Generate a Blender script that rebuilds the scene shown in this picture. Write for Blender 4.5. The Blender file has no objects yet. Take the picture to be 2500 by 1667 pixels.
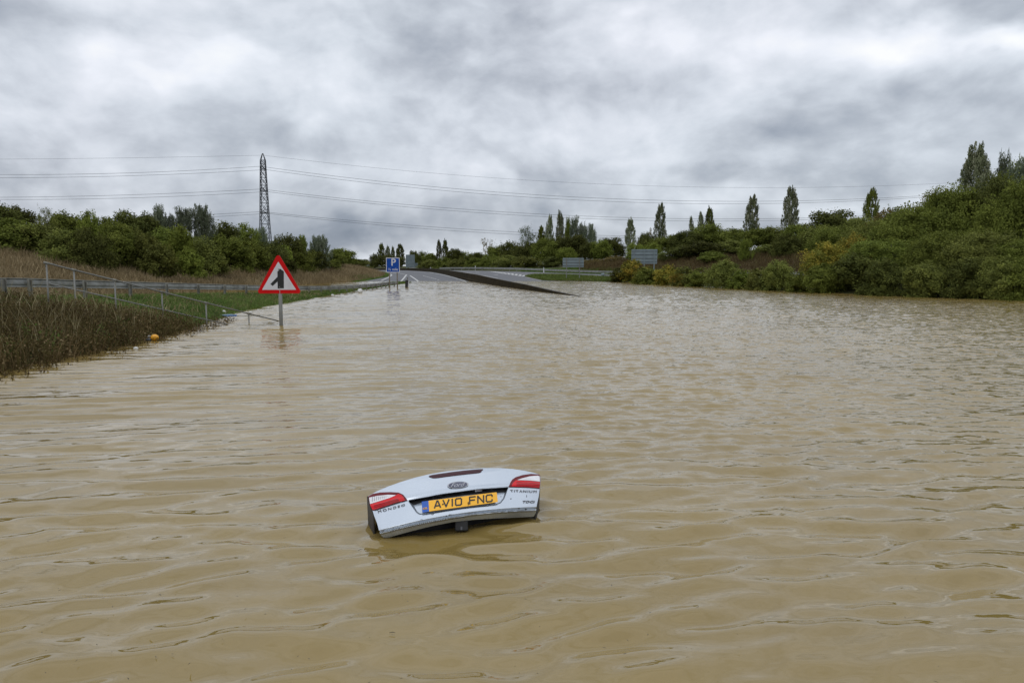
import bpy, bmesh, math, random
import numpy as np
from mathutils import Vector, Matrix
R = math.radians
SC = bpy.context.scene
COL = SC.collection
PI = math.pi
rng = np.random.default_rng(7)
random.seed(7)

# ------------------------------------------------------------------ camera
HC = 1.85            # eye height above the flood water
FPX = 1875.0         # focal length in pixels of the 2500 px wide photograph
PITCH = math.atan((833.5 - 650) / FPX)
cd = bpy.data.cameras.new("camera"); cam = bpy.data.objects.new("camera", cd); COL.objects.link(cam)
cam.location = (0, 0, HC); cam.rotation_euler = (PI / 2 - PITCH, 0, 0)
cd.sensor_width = 36; cd.lens = 36 * FPX / 2500; cd.clip_end = 9000; cd.clip_start = 0.05
SC.camera = cam
SC.view_settings.view_transform = 'Standard'; SC.view_settings.look = 'None'
SC.view_settings.exposure = 0.0; SC.view_settings.gamma = 1.0
CAM = Vector((0, 0, HC))
FWD = Vector((0, math.cos(PITCH), -math.sin(PITCH))); UPV = Vector((0, math.sin(PITCH), math.cos(PITCH)))
def ray(px, py):
    d = Vector((px - 1250, 0, 0)) + FWD * FPX + UPV * (833.5 - py)
    return d / d.y
def P(px, py, Y): return CAM + ray(px, py) * Y
def W(px, py, z=0.0):
    d = ray(px, py); return CAM + d * ((z - HC) / d.z)

# ------------------------------------------------------------------ node helpers
class NT:
    def __init__(s, nt): s.nt = nt; s.n = nt.nodes; s.l = nt.links
    def new(s, t, **kw):
        n = s.n.new(t)
        for k, v in kw.items(): setattr(n, k, v)
        return n
    def set(s, sock, v):
        if isinstance(v, bpy.types.NodeSocket): s.l.new(v, sock)
        else: sock.default_value = v
    def math(s, op, a, b=0.0, c=None, clamp=False):
        n = s.new('ShaderNodeMath', operation=op); n.use_clamp = clamp
        s.set(n.inputs[0], a); s.set(n.inputs[1], b)
        if c is not None: s.set(n.inputs[2], c)
        return n.outputs[0]
    def mixc(s, f, a, b, mode='MIX'):
        n = s.new('ShaderNodeMix', data_type='RGBA', blend_type=mode)
        s.set(n.inputs[0], f)
        s.set(n.inputs[6], a if isinstance(a, bpy.types.NodeSocket) else (*a[:3], 1))
        s.set(n.inputs[7], b if isinstance(b, bpy.types.NodeSocket) else (*b[:3], 1))
        return n.outputs[2]
    def noise(s, vec, scale, detail=3, rough=0.5, dist=0.0):
        n = s.new('ShaderNodeTexNoise'); n.inputs['Scale'].default_value = scale
        n.inputs['Detail'].default_value = detail; n.inputs['Roughness'].default_value = rough
        n.inputs['Distortion'].default_value = dist
        if vec is not None: s.l.new(vec, n.inputs['Vector'])
        return n.outputs[0]
    def ramp(s, f, stops, interp='LINEAR'):
        n = s.new('ShaderNodeValToRGB'); n.color_ramp.interpolation = interp
        e = n.color_ramp.elements
        while len(e) > 1: e.remove(e[-1])
        e[0].position = stops[0][0]; e[0].color = (*stops[0][1], 1)
        for p, c in stops[1:]:
            k = e.new(p); k.color = (*c, 1)
        s.l.new(f, n.inputs[0]); return n.outputs[0]
    def mapping(s, vec, scale=(1, 1, 1), rot=(0, 0, 0)):
        n = s.new('ShaderNodeMapping'); n.inputs['Scale'].default_value = scale; n.inputs['Rotation'].default_value = rot
        s.l.new(vec, n.inputs['Vector']); return n.outputs[0]
    def sep(s, v):
        n = s.new('ShaderNodeSeparateXYZ'); s.l.new(v, n.inputs[0]); return n.outputs
    def comb(s, x, y, z):
        n = s.new('ShaderNodeCombineXYZ')
        for i, v in enumerate((x, y, z)): s.set(n.inputs[i], v)
        return n.outputs[0]
def lin(r, g, b):
    f = lambda c: ((c / 255) / 12.92 if c / 255 <= 0.04045 else ((c / 255 + 0.055) / 1.055) ** 2.4)
    return (f(r), f(g), f(b))

# ------------------------------------------------------------------ world: broken overcast
SUN_EL, SUN_AZ = R(48), R(200)      # behind the camera, hidden by the cloud
wd = bpy.data.worlds.new("World"); SC.world = wd; wd.use_nodes = True
nt = NT(wd.node_tree); nt.n.clear()
tc = nt.new('ShaderNodeTexCoord').outputs['Generated']
sky = nt.new('ShaderNodeTexSky', sky_type='NISHITA'); sky.sun_disc = False
sky.sun_elevation = SUN_EL; sky.sun_rotation = SUN_AZ
x, y, z = nt.sep(tc)[:3]
zc = nt.math('MAXIMUM', z, 0.0)
den = nt.math('ADD', zc, 0.16)
pv = nt.comb(nt.math('DIVIDE', x, den), nt.math('DIVIDE', y, den), nt.math('MULTIPLY', zc, 1.5))
n1 = nt.noise(pv, 0.75, 7, 0.56, 0.35)
n3 = nt.noise(nt.mapping(tc, (1, 1, 1.7), (0.3, 0.2, .7)), 4.2, 7, 0.58, 0.4)
wx = nt.math('MULTIPLY', nt.math('SUBTRACT', nt.noise(tc, 5.0, 4, 0.6), 0.5), 0.16)
wy = nt.math('MULTIPLY', nt.math('SUBTRACT', nt.noise(nt.mapping(tc, (1, 1, 1.7), (2, 1, .5)), 6.0, 4, 0.6), 0.5), 0.07)
az = nt.math('ADD', nt.math('ARCTAN2', x, y), wx)
el = nt.math('ADD', nt.math('ARCSINE', z), wy)
BLOBS = [  # px, py, rx, ry (photo px), amplitude
    (640, 240, 420, 130, .14), (690, 130, 200, 60, .10), (1330, 190, 420, 130, -.07), (900, 60, 180, 90, -.02),
    (1130, 130, 200, 90, -.04), (120, 20, 260, 50, -.10), (230, 270, 260, 60, -.13), (520, 360, 420, 50, -.12), (70, 330, 200, 40, .05),
    (1530, 60, 200, 60, .14), (1620, 110, 130, 60, .08), (1900, 110, 170, 60, .15), (2170, 118, 110, 45, .42),
    (2440, 108, 90, 24, .50), (2200, 25, 220, 25, -.10), (2370, 220, 220, 80, .02), (2020, 310, 360, 80, -.09), (330, 130, 260, 55, .09), (1290, 470, 90, 22, .06), (560, 420, 90, 24, .07), (1480, 330, 260, 70, .05),
    (1800, 432, 240, 26, -.19), (1750, 380, 320, 40, -.05), (1150, 520, 260, 40, -.12), (930, 560, 260, 45, -.26), (640, 500, 260, 60, -.10),
    (1010, 622, 230, 18, .26), (1430, 560, 200, 26, .10), (2120, 520, 200, 25, .10), (1700, 500, 200, 20, .06),
    (1130, 440, 260, 26, -.02), (330, 460, 300, 40, -.04), (2330, 430, 200, 60, -.08), (800, 420, 120, 40, .05)]
tot = None
for bx_, by_, rx_, ry_, am in BLOBS:
    d = ray(bx_, by_).normalized()
    a0 = math.atan2(d.x, d.y); e0 = math.asin(d.z)
    u = nt.math('DIVIDE', nt.math('SUBTRACT', az, a0), rx_ / FPX * .95)
    v = nt.math('DIVIDE', nt.math('SUBTRACT', el, e0), ry_ / FPX * .95)
    s_ = nt.math('MULTIPLY_ADD', u, u, nt.math('MULTIPLY', v, v))
    g = nt.math('MULTIPLY', nt.math('EXPONENT', nt.math('MULTIPLY', s_, -1.0)), am)
    tot = g if tot is None else nt.math('ADD', tot, g)
f = nt.math('MULTIPLY', nt.math('SUBTRACT', n1, 0.5), 0.16)
n4 = nt.noise(nt.mapping(tc, (1, 1, 1.8), (0.1, 0.5, .2)), 10.0, 6, 0.6, 0.25)
f = nt.math('ADD', f, nt.math('MULTIPLY', nt.math('SUBTRACT', n4, 0.5), 0.42))
f = nt.math('ADD', f, nt.math('MULTIPLY', nt.math('SUBTRACT', n3, 0.5), .70))
wv = nt.new('ShaderNodeVectorMath', operation='ADD'); nzc = nt.new('ShaderNodeTexNoise'); nzc.inputs['Scale'].default_value = 7; nzc.inputs['Detail'].default_value = 4
nt.l.new(tc, nzc.inputs['Vector']); sc_ = nt.new('ShaderNodeVectorMath', operation='SCALE'); sc_.inputs['Scale'].default_value = .22
nt.l.new(nzc.outputs['Color'], sc_.inputs[0]); nt.l.new(nt.mapping(tc, (1, 1, 1.9)), wv.inputs[0]); nt.l.new(sc_.outputs[0], wv.inputs[1])
vo = nt.new('ShaderNodeTexVoronoi', feature='SMOOTH_F1'); vo.inputs['Scale'].default_value = 6.5; vo.inputs['Smoothness'].default_value = .75
vo.inputs['Detail'].default_value = 2; vo.inputs['Roughness'].default_value = .55; nt.l.new(wv.outputs[0], vo.inputs['Vector'])
f = nt.math('ADD', f, nt.math('MULTIPLY', nt.math('SUBTRACT', 0.60, vo.outputs['Distance']), 0.36))
low = nt.math('MULTIPLY', nt.math('SUBTRACT', 0.33, zc), 0.30)    # darker banks low down
f = nt.math('ADD', nt.math('ADD', f, tot), nt.math('SUBTRACT', 0.705, low))
cl = nt.ramp(f, [(0.0, lin(108, 120, 138)), (0.22, lin(145, 154, 168)), (0.42, lin(182, 189, 199)), (0.60, lin(212, 219, 228)),
                 (0.80, lin(236, 241, 249)), (1.0, lin(252, 254, 255))])
pink = nt.noise(nt.mapping(tc, (1, 1, 1), (1, 2, 3)), 2.2, 3, 0.5)
cl = nt.mixc(nt.math('MULTIPLY_ADD', pink, 2.0, -0.75, clamp=True), cl, nt.mixc(1.0, cl, (1.025, 0.99, 0.995), 'MULTIPLY'))
below = nt.math('LESS_THAN', z, -0.01)
ov = nt.math('MULTIPLY_ADD', nt.math('SMOOTH_MIN', nt.math('MULTIPLY', nt.math('MAXIMUM', nt.math('SUBTRACT', z, 0.35), 0.0), 2.2), 1.0, 0.1), 3.5, 10.0)   # an overcast sky is brightest overhead
cl = nt.mixc(1.0, cl, nt.comb(ov, ov, ov), 'MULTIPLY')
mx = nt.mixc(0.94, sky.outputs[0], cl)
mx = nt.mixc(below, mx, (1.2, 1.15, 0.8))
bg = nt.new('ShaderNodeBackground'); bg.inputs['Strength'].default_value = 0.104
nt.l.new(mx, bg.inputs['Color'])
wo = nt.new('ShaderNodeOutputWorld'); nt.l.new(bg.outputs[0], wo.inputs[0])
wd.cycles.sampling_method = 'MANUAL'; wd.cycles.sample_map_resolution = 512

sl = bpy.data.lights.new("sun", 'SUN'); sl.energy = 0.5; sl.angle = R(40); sl.color = (1.0, 0.96, 0.9)
so = bpy.data.objects.new("sun", sl); COL.objects.link(so)
sd = Vector((math.sin(SUN_AZ) * math.cos(SUN_EL), math.cos(SUN_AZ) * math.cos(SUN_EL), math.sin(SUN_EL)))
so.rotation_euler = sd.to_track_quat('Z', 'Y').to_euler()
SC.cycles.max_bounces = 6; SC.cycles.diffuse_bounces = 3; SC.cycles.glossy_bounces = 3
SC.cycles.transmission_bounces = 3; SC.cycles.transparent_max_bounces = 6
SC.cycles.caustics_reflective = False; SC.cycles.caustics_refractive = False

# ------------------------------------------------------------------ object helpers
def tag(o, label=None, cat=None, group=None, kind=None):
    if label: o['label'] = label
    if cat: o['category'] = cat
    if group: o['group'] = group
    if kind: o['kind'] = kind
    return o
def link(name, me, parent=None, mat=None):
    o = bpy.data.objects.new(name, me); COL.objects.link(o)
    if parent is not None: o.parent = parent
    if mat is not None:
        if len(me.materials) == 0: me.materials.append(mat)
    return o
def empty(name, loc=(0, 0, 0), rz=0.0):
    o = bpy.data.objects.new(name, None); COL.objects.link(o); o.location = loc; o.rotation_euler = (0, 0, rz)
    o.empty_display_size = 0.2
    return o
def np_mesh(name, v, f, smooth=False):
    """v (N,3), f (M,k) numpy"""
    me = bpy.data.meshes.new(name)
    v = np.asarray(v, np.float32); f = np.asarray(f, np.int32); k = f.shape[1]
    me.vertices.add(len(v)); me.vertices.foreach_set('co', v.ravel())
    me.loops.add(f.size); me.loops.foreach_set('vertex_index', f.ravel())
    me.polygons.add(len(f)); me.polygons.foreach_set('loop_start', np.arange(0, f.size, k, dtype=np.int32))
    me.polygons.foreach_set('loop_total', np.full(len(f), k, np.int32))
    me.polygons.foreach_set('use_smooth', np.full(len(f), smooth))
    me.update(calc_edges=True)
    return me
def face_attr(me, name, vals):
    a = me.attributes.new(name, 'FLOAT', 'FACE'); a.data.foreach_set('value', np.asarray(vals, np.float32))
class MB:
    """collects shapes into one mesh"""
    def __init__(s): s.v = []; s.f = []
    def add(s, vs, fs):
        o = len(s.v); s.v += [tuple(q) for q in vs]; s.f += [tuple(i + o for i in q) for q in fs]
    def box(s, c, d, M=None):
        c = Vector(c); vs = []
        for sx in (-1, 1):
            for sy in (-1, 1):
                for sz in (-1, 1):
                    q = Vector((sx * d[0] / 2, sy * d[1] / 2, sz * d[2] / 2))
                    if M: q = M @ q
                    vs.append(c + q)
        s.add(vs, [(0, 1, 3, 2), (4, 6, 7, 5), (0, 4, 5, 1), (2, 3, 7, 6), (0, 2, 6, 4), (1, 5, 7, 3)])
    def tube(s, pts, rad, n=8, caps=True):
        pts = [Vector(p) for p in pts]; rings = []
        if not isinstance(rad, (list, tuple)): rad = [rad] * len(pts)
        prev = None
        for i, p in enumerate(pts):
            t = (pts[min(i + 1, len(pts) - 1)] - pts[max(i - 1, 0)]).normalized()
            if prev is None:
                a = Vector((0, 0, 1)) if abs(t.z) < 0.9 else Vector((1, 0, 0))
                u = t.cross(a).normalized()
            else:
                u = (prev - t * prev.dot(t)).normalized()
            prev = u; w = t.cross(u)
            rings.append([p + (u * math.cos(2 * PI * k / n) + w * math.sin(2 * PI * k / n)) * rad[i] for k in range(n)])
        vs = [q for r_ in rings for q in r_]; fs = []
        for i in range(len(pts) - 1):
            for k in range(n):
                fs.append((i * n + k, i * n + (k + 1) % n, (i + 1) * n + (k + 1) % n, (i + 1) * n + k))
        if caps: fs.append(tuple(range(n - 1, -1, -1))); fs.append(tuple((len(pts) - 1) * n + k for k in range(n)))
        s.add(vs, fs)
    def sweep(s, pts, prof, side=None):
        """extrude a (lateral, up) profile along pts"""
        pts = [Vector(p) for p in pts]; n = len(prof); vs = []; fs = []
        for i, p in enumerate(pts):
            t = (pts[min(i + 1, len(pts) - 1)] - pts[max(i - 1, 0)]); t.z = 0; t.normalize()
            l = Vector((t.y, -t.x, 0))
            vs += [p + l * a + Vector((0, 0, b)) for a, b in prof]
        for i in range(len(pts) - 1):
            for k in range(n):
                fs.append((i * n + k, i * n + (k + 1) % n, (i + 1) * n + (k + 1) % n, (i + 1) * n + k))
        fs.append(tuple(range(n))); fs.append(tuple((len(pts) - 1) * n + k for k in range(n - 1, -1, -1)))
        s.add(vs, fs)
    def mesh(s, name, smooth=False):
        me = bpy.data.meshes.new(name); me.from_pydata(s.v, [], s.f); me.update()
        bm = bmesh.new(); bm.from_mesh(me); bmesh.ops.recalc_face_normals(bm, faces=bm.faces); bm.to_mesh(me); bm.free()
        if smooth: me.polygons.foreach_set('use_smooth', [True] * len(me.polygons))
        return me
    def build(s, name, mat, parent=None, smooth=False):
        return link(name, s.mesh(name, smooth), parent, mat)
def pmat(name, col, rough=0.6, metal=0.0, col2=None, scale=4.0, bump=0.0, bscale=20.0, spec=0.5, coat=0.0, detail=4, lo=0.35, hi=0.65):
    m = bpy.data.materials.new(name); m.use_nodes = True; t = NT(m.node_tree)
    b = t.n['Principled BSDF']; b.inputs['Roughness'].default_value = rough; b.inputs['Metallic'].default_value = metal
    b.inputs['Specular IOR Level'].default_value = spec; b.inputs['Coat Weight'].default_value = coat
    b.inputs['Coat Roughness'].default_value = 0.06
    oc = t.new('ShaderNodeTexCoord').outputs['Object']
    if col2 is None: col2 = tuple(c * 0.8 for c in col)
    nz = t.noise(oc, scale, detail, 0.6)
    t.l.new(t.ramp(nz, [(lo, col), (hi, col2)]), b.inputs['Base Color'])
    if bump:
        bn = t.new('ShaderNodeBump'); bn.inputs['Strength'].default_value = bump; bn.inputs['Distance'].default_value = 0.02
        t.l.new(t.noise(oc, bscale, 4, 0.6), bn.inputs['Height']); t.l.new(bn.outputs[0], b.inputs['Normal'])
    return m
def leafmat(name, cols, trans=0.25):
    """cols: ramp colours by per-leaf random value; shifts a little per tree and per bough"""
    m = bpy.data.materials.new(name); m.use_nodes = True; t = NT(m.node_tree)
    b = t.n['Principled BSDF']; b.inputs['Roughness'].default_value = 0.7; b.inputs['Specular IOR Level'].default_value = 0.06
    at = t.new('ShaderNodeAttribute', attribute_name='rnd').outputs['Fac']
    at2 = t.new('ShaderNodeAttribute', attribute_name='clump').outputs['Fac']
    rn = t.new('ShaderNodeObjectInfo').outputs['Random']
    f_ = t.math('ADD', t.math('MULTIPLY', at, 0.45), t.math('MULTIPLY', at2, 0.55))
    c = t.ramp(f_, [(i / (len(cols) - 1), q) for i, q in enumerate(cols)])
    hs = t.new('ShaderNodeHueSaturation'); t.l.new(c, hs.inputs['Color']); hs.inputs['Saturation'].default_value = .97
    t.l.new(t.math('MULTIPLY_ADD', rn, 0.018, 0.493), hs.inputs['Hue'])
    t.l.new(t.math('MULTIPLY_ADD', rn, 0.5, 0.75), hs.inputs['Value'])
    t.l.new(hs.outputs[0], b.inputs['Base Color'])
    tr = t.new('ShaderNodeBsdfTranslucent'); t.l.new(hs.outputs[0], tr.inputs['Color'])
    ms = t.new('ShaderNodeMixShader'); ms.inputs[0].default_value = trans
    t.l.new(b.outputs[0], ms.inputs[1]); t.l.new(tr.outputs[0], ms.inputs[2])
    t.l.new(ms.outputs[0], t.n['Material Output'].inputs[0])
    return m
M = {}
M['steel'] = pmat('galvanised_steel', (.20, .205, .19), .5, .15, (.13, .125, .11), 3.0, lo=.3, hi=.75)
M['rail'] = pmat('weathered_rail', (.31, .32, .31), .55, .1, (.13, .13, .11), 2.2, lo=.35, hi=.72)
M['railpost'] = pmat('rail_post_steel', (.25, .25, .22), .6, .15, (.13, .125, .10), 3.0)
M['pylon'] = pmat('pylon_steel', (.075, .08, .09), .6, .2, (.045, .05, .055), 1.0)
M['wire'] = pmat('wire_metal', (.05, .055, .06), .5, .1)
M['concrete'] = pmat('mossy_concrete', (.034, .025, .011), .95, 0, (.016, .013, .006), 1.2, .5, 9, spec=.08)
M['conc_top'] = pmat('worn_concrete', (.12, .11, .09), .9, 0, (.06, .055, .045), 1.0)
M['signgrey'] = pmat('sign_back_grey', (.20, .25, .27), .6, .05, (.16, .20, .215), 1.2)
M['signdark'] = pmat('sign_bracket', (.07, .08, .085), .6, .1)
M['red'] = pmat('sign_red', (.56, .004, .006), .5, spec=.15, metal=0.0, col2=(.50, .005, .006), scale=2.0) if True else pmat('sign_red', (.52, .010, .010), .35, 0, (.44, .012, .012), 2.0)
M['white'] = pmat('sign_white', (.62, .62, .66), .4, 0, (.54, .54, .57), 2.0)
M['black'] = pmat('sign_black', (.012, .012, .012), .45)
M['blue'] = pmat('sign_blue', (.008, .065, .34), .5, spec=.15, col2=(.008, .058, .30), scale=2.0) if True else pmat('sign_blue', (.012, .070, .33), .35, 0, (.012, .06, .28), 2.0)
M['bark'] = pmat('bark', (.10, .085, .065), .9, 0, (.05, .042, .03), 6.0)
M['paint'] = pmat('road_paint', (.55, .55, .53), .7, 0, (.34, .34, .33), 2.0)

# ------------------------------------------------------------------ terrain function
ip = np.interp
def ss(a, b, x): t_ = np.clip((x - a) / (b - a), 0, 1); return t_ * t_ * (3 - 2 * t_)
def prof(Y): return ip(Y, [0, 30, 47.5, 61, 89, 96, 120, 150, 185, 215, 260, 400, 900, 3000], [-1.5, -1.2, -.88, -.5, -.10, 0, .36, .68, .84, .78, .6, .5, .8, 1.0])
def xs(Y): return ip(Y, [0, 8, 13.7, 20, 26, 32, 54, 75, 87, 97], [-8.6, -8.9, -9.1, -9.3, -10.2, -11.3, -11.8, -11.9, -11.6, -12.5])
def xr(Y): return ip(Y, [0, 20, 27, 38, 47, 56, 71, 90], [-13.9, -13.9, -13.5, -13.3, -12.5, -12.0, -11.9, -12.4])
def zv(Y): return ip(Y, [0, 20, 27, 38, 48, 56, 66, 75, 90], [.95, .92, .78, .42, .18, .06, .02, .04, .05])
def xt(Y): return ip(Y, [0, 45, 60, 77, 90, 115, 138, 172, 215, 260, 400, 1000], [-20.5, -21, -22, -20.5, -19.4, -19.4, -23, -32, -48, -72, -160, -500])
def zs(Y): return ip(Y, [0, 35, 44, 50, 88, 97], [.35, .25, .02, -.18, -.18, .0])
def xsr(Y): return ip(Y, [0, 20, 41.8, 47, 54, 72, 96], [36, 32, 27.9, 24.5, 22.2, 17.3, 12.3])
def yr(X): return ip(X, [-70, -30, 1, 9.4, 16.5, 23.3, 32, 38, 50, 65, 80, 140], [262, 232, 165, 147, 135, 125, 110, 100, 78, 52, 30, -60])
def vnoise(X, Y, s, seed=0):
    a = np.sin(X * s + 1.7 * np.sin(Y * s * .83 + seed)) * np.cos(Y * s * 1.13 + 1.3 * np.sin(X * s * .71 + seed * 2.1))
    b = np.sin(X * s * 2.3 + seed + Y * s * 1.1) * np.cos(Y * s * 2.1 - X * s * .6)
    return .65 * a + .35 * b
def hgt(X, Y):
    X = np.asarray(X, float); Y = np.asarray(Y, float)
    pz = prof(Y) - .05
    far = ss(86, 97, Y)
    # --- left verge, slip road, bank
    vx, rx, tx = xs(Y), xr(Y), xt(Y)
    wv = np.maximum(vx - rx, .35)
    a = np.clip((vx - X) / wv, 0, 1)
    verge = zv(Y) * (a ** .8)
    bed = np.maximum(pz, -.38 * (X - vx))
    left = np.where(X > vx, bed, verge)
    drop = ss(1.4, 3.2, rx - X)
    left = np.where(X < rx, zv(Y) * (1 - drop) + zs(Y) * drop, left)
    left = left * (1 - far) + pz * far
    cap = ip(Y, [0, 80, 130, 200, 300], [4.6, 4.4, 2.4, 1.2, .8])
    up = np.maximum(tx - X, 0)
    bank = cap * (1 - np.exp(-(.30 * up) / cap * (1 + .12 * up / 6)))
    z_ = left + bank + np.clip((up - 20) * .02, 0, 6) + np.where(up > 0, vnoise(X, Y, .35, 1) * .18 * ss(0, 5, up), 0)
    # --- right shore
    sx = xsr(Y)
    rz = np.where(X > sx, np.minimum(.5, .22 * (X - sx)), np.maximum(pz, -.25 * (sx - X)))
    rz = rz * (1 - ss(93, 110, Y)) + pz * ss(93, 110, Y)
    z_ = np.where(X > 0, rz, z_)
    d = np.maximum(Y - yr(X) - 3.5, 0)
    Hx = ip(X, [-10, 8, 16, 24, 36, 60], [.3, .7, 1.4, 2.2, 3.4, 5.0])
    rb = Hx * (1 - np.exp(-.15 * d / Hx * (1 + d / 60)))
    rb = rb * ss(-60, 0, X) 
    z_ = z_ + rb + np.where(d > 0, vnoise(X, Y, .3, 4) * .25 * ss(0, 8, d) * ss(0, 20, X), 0)
    return z_
def h1(X, Y): return float(hgt(X, Y))
def G(px, py, y0=12.0, y1=400.0):
    """where the line of sight through photo pixel meets the ground"""
    d = ray(px, py); t = y0
    while t < y1:
        p = CAM + d * t
        if p.z < h1(p.x, p.y): return Vector((p.x, p.y, h1(p.x, p.y)))
        t += .25
    return CAM + d * y1

def graded(parts):
    out = []
    for a, b, s in parts: out += list(np.arange(a, b, s))
    return np.array(out)
gx = np.concatenate([-graded([(90, 400, 12), (400, 3200, 200)])[::-1], graded([(-90, -60, 2), (-60, -26, .8), (-26, -8, .35), (-8, 10, 1.2), (10, 40, .8), (40, 90, 2)]), graded([(90, 400, 12), (400, 3200, 200)])])
gy = graded([(-60, 4, 4), (4, 60, .45), (60, 130, .7), (130, 270, 2), (270, 600, 12), (600, 4000, 150)])
GX, GY = np.meshgrid(gx, gy)
GZ = hgt(GX, GY)
ny, nx = GX.shape
idx = np.arange(nx * ny).reshape(ny, nx)
q = np.stack([idx[:-1, :-1], idx[:-1, 1:], idx[1:, 1:], idx[1:, :-1]], -1).reshape(-1, 4)
gm = np_mesh('ground', np.stack([GX, GY, GZ], -1).reshape(-1, 3), q, True)
# what grows or lies where (bare colour of the surface itself)
dry = np.array([.082, .064, .034]); grn = np.array([.050, .066, .020]); olv = np.array([.050, .052, .020]); mud = np.array([.12, .09, .05])
c = np.tile(olv, (ny * nx, 1)).reshape(ny, nx, 3)
upm = np.maximum(xt(GY) - GX, 0)
m1 = (ss(.3, 1.5, upm) * (1 - ss(15, 20, upm)))[..., None]; c = c * (1 - m1) + dry * m1
m2 = ((GX < xs(GY)) & (GX > xt(GY)) & (GY < 100))[..., None]; c = np.where(m2, grn, c)
dd = np.maximum(GY - yr(GX) - 3.5, 0)
m3 = ((GX > 12) * ss(3, 8, dd) * (1 - ss(30, 50, dd)))[..., None]; c = c * (1 - m3) + dry * m3
m4 = ((GX > 0) & (dd <= 3) & (GY > 96))[..., None]; c = np.where(m4, grn * .8 + dry * .2, c)
c = np.where((GZ < -.05)[..., None], mud, c)
ca = gm.color_attributes.new('gcol', 'FLOAT_COLOR', 'POINT')
ca.data.foreach_set('color', np.concatenate([c.reshape(-1, 3), np.ones((nx * ny, 1))], 1).astype(np.float32).ravel())
m = bpy.data.materials.new('ground_cover'); m.use_nodes = True; t = NT(m.node_tree)
b = t.n['Principled BSDF']; b.inputs['Roughness'].default_value = .95; b.inputs['Specular IOR Level'].default_value = .1
vc = t.new('ShaderNodeVertexColor', layer_name='gcol').outputs[0]
oc = t.new('ShaderNodeTexCoord').outputs['Object']
k1 = t.math('MULTIPLY_ADD', t.noise(oc, .9, 6, .65), 1.6, .25); k2 = t.noise(oc, 14, 4, .7)
cc = t.mixc(1.0, vc, t.comb(k1, k1, k1), 'MULTIPLY')
t.l.new(cc, b.inputs['Base Color'])
bn = t.new('ShaderNodeBump'); bn.inputs['Distance'].default_value = .12; t.l.new(k2, bn.inputs['Height']); t.l.new(bn.outputs[0], b.inputs['Normal'])
gm.materials.append(m)
tag(link('ground', gm), 'grassy ground and banks around the flooded road', 'ground', kind='structure')

# ------------------------------------------------------------------ road
def road_sheet(name, ys, lf, rf, mat, lift, label, nxs=14):
    vs, fs = [], []
    for Y in ys:
        a, b_ = lf(Y), rf(Y)
        for k in range(nxs):
            X = a + (b_ - a) * k / (nxs - 1); vs.append((X, Y, float(prof(Y)) + lift))
    for i in range(len(ys) - 1):
        for k in range(nxs - 1):
            o = i * nxs + k; fs.append((o, o + 1, o + nxs + 1, o + nxs))
    me = bpy.data.meshes.new(name); me.from_pydata(vs, [], fs); me.update()
    me.polygons.foreach_set('use_smooth', [True] * len(fs))
    return tag(link(name, me, None, mat), label, 'road', kind='structure')
asph = pmat('asphalt', (.118, .120, .128), .8, 0, (.095, .097, .104), .35, .25, 60, spec=.35)
WALL = [(15, 22.0), (30, 9.0), (47.5, 4.07), (61, 1.1), (75, -1.6), (89, -3.85), (104, -6.5), (120, -9.3), (135, -12.0), (150, -15), (168, -19.4), (185, -24.7), (200, -30.2), (215, -36.7), (226, -41), (238, -46)]
def wx_(Y): return float(ip(Y, [a for a, _ in WALL], [b_ for _, b_ in WALL]))
ysr = list(np.arange(70, 262, 2.0))
road_sheet('left_carriageway', ysr, lambda Y: float(xt(Y)) + 1.0, lambda Y: wx_(Y) - .35, asph, 0.0,
           'wet grey carriageway rising out of the flood left of the concrete barrier')
road_sheet('right_carriageway', ysr, lambda Y: wx_(Y) + .35,
           lambda Y: float(ip(Y, [70, 96, 109, 119, 131, 140, 147, 165, 200, 232, 262], [3.5, 5, 21, 19, 15.6, 10, 6.5, -1.5, -17, -31, -60])), asph, 0.0,
           'grey carriageway and slip lane rising out of the flood right of the concrete barrier')
def roadG(px, py):
    d = ray(px, py); t_ = 40.0
    while t_ < 300:
        p = CAM + d * t_
        if p.z < prof(p.y): return Vector((p.x, p.y, float(prof(p.y))))
        t_ += .1
    return CAM + d * 300
def line_on_road(mb, a, b_, w=.15, n=14, lift=.004):
    a = Vector(a); b_ = Vector(b_); pts = [a.lerp(b_, i / n) for i in range(n + 1)]
    t_ = (b_ - a); l = Vector((t_.y, -t_.x, 0)).normalized() * (w / 2)
    vs = []
    for p in pts:
        z_ = float(prof(p.y)) + lift
        vs += [(p.x - l.x, p.y - l.y, z_), (p.x + l.x, p.y + l.y, z_)]
    mb.add(vs, [(2 * i, 2 * i + 1, 2 * i + 3, 2 * i + 2) for i in range(n)])
mk = MB()
def poly_px(pts, w=.16):
    g = [roadG(*p) for p in pts]
    for a, b_ in zip(g[:-1], g[1:]): line_on_road(mk, a, b_, w)
poly_px([(1146, 689), (1138, 687), (1110, 678.5), (1072, 669), (1045, 664.5), (1010, 662.5)], .2)
poly_px([(1022, 687.5), (1012, 680), (1001, 673)], .22)
poly_px([(979, 687), (986, 679), (992.5, 671)], .22)
poly_px([(931, 685), (948, 677.5), (956, 672.5), (955, 670), (940, 666.5), (905, 662.5)], .22)
poly_px([(992.5, 671), (978, 667.8), (960, 666.2)], .14)
for i in range(8):
    u = i / 7; pa = (1070.7 - 26 * u ** .85 - 9 * u, 683.7 - 9.5 * u ** .8); pb = (pa[0] - 2.2, pa[1] - .75)
    poly_px([pa, pb], .2)
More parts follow.
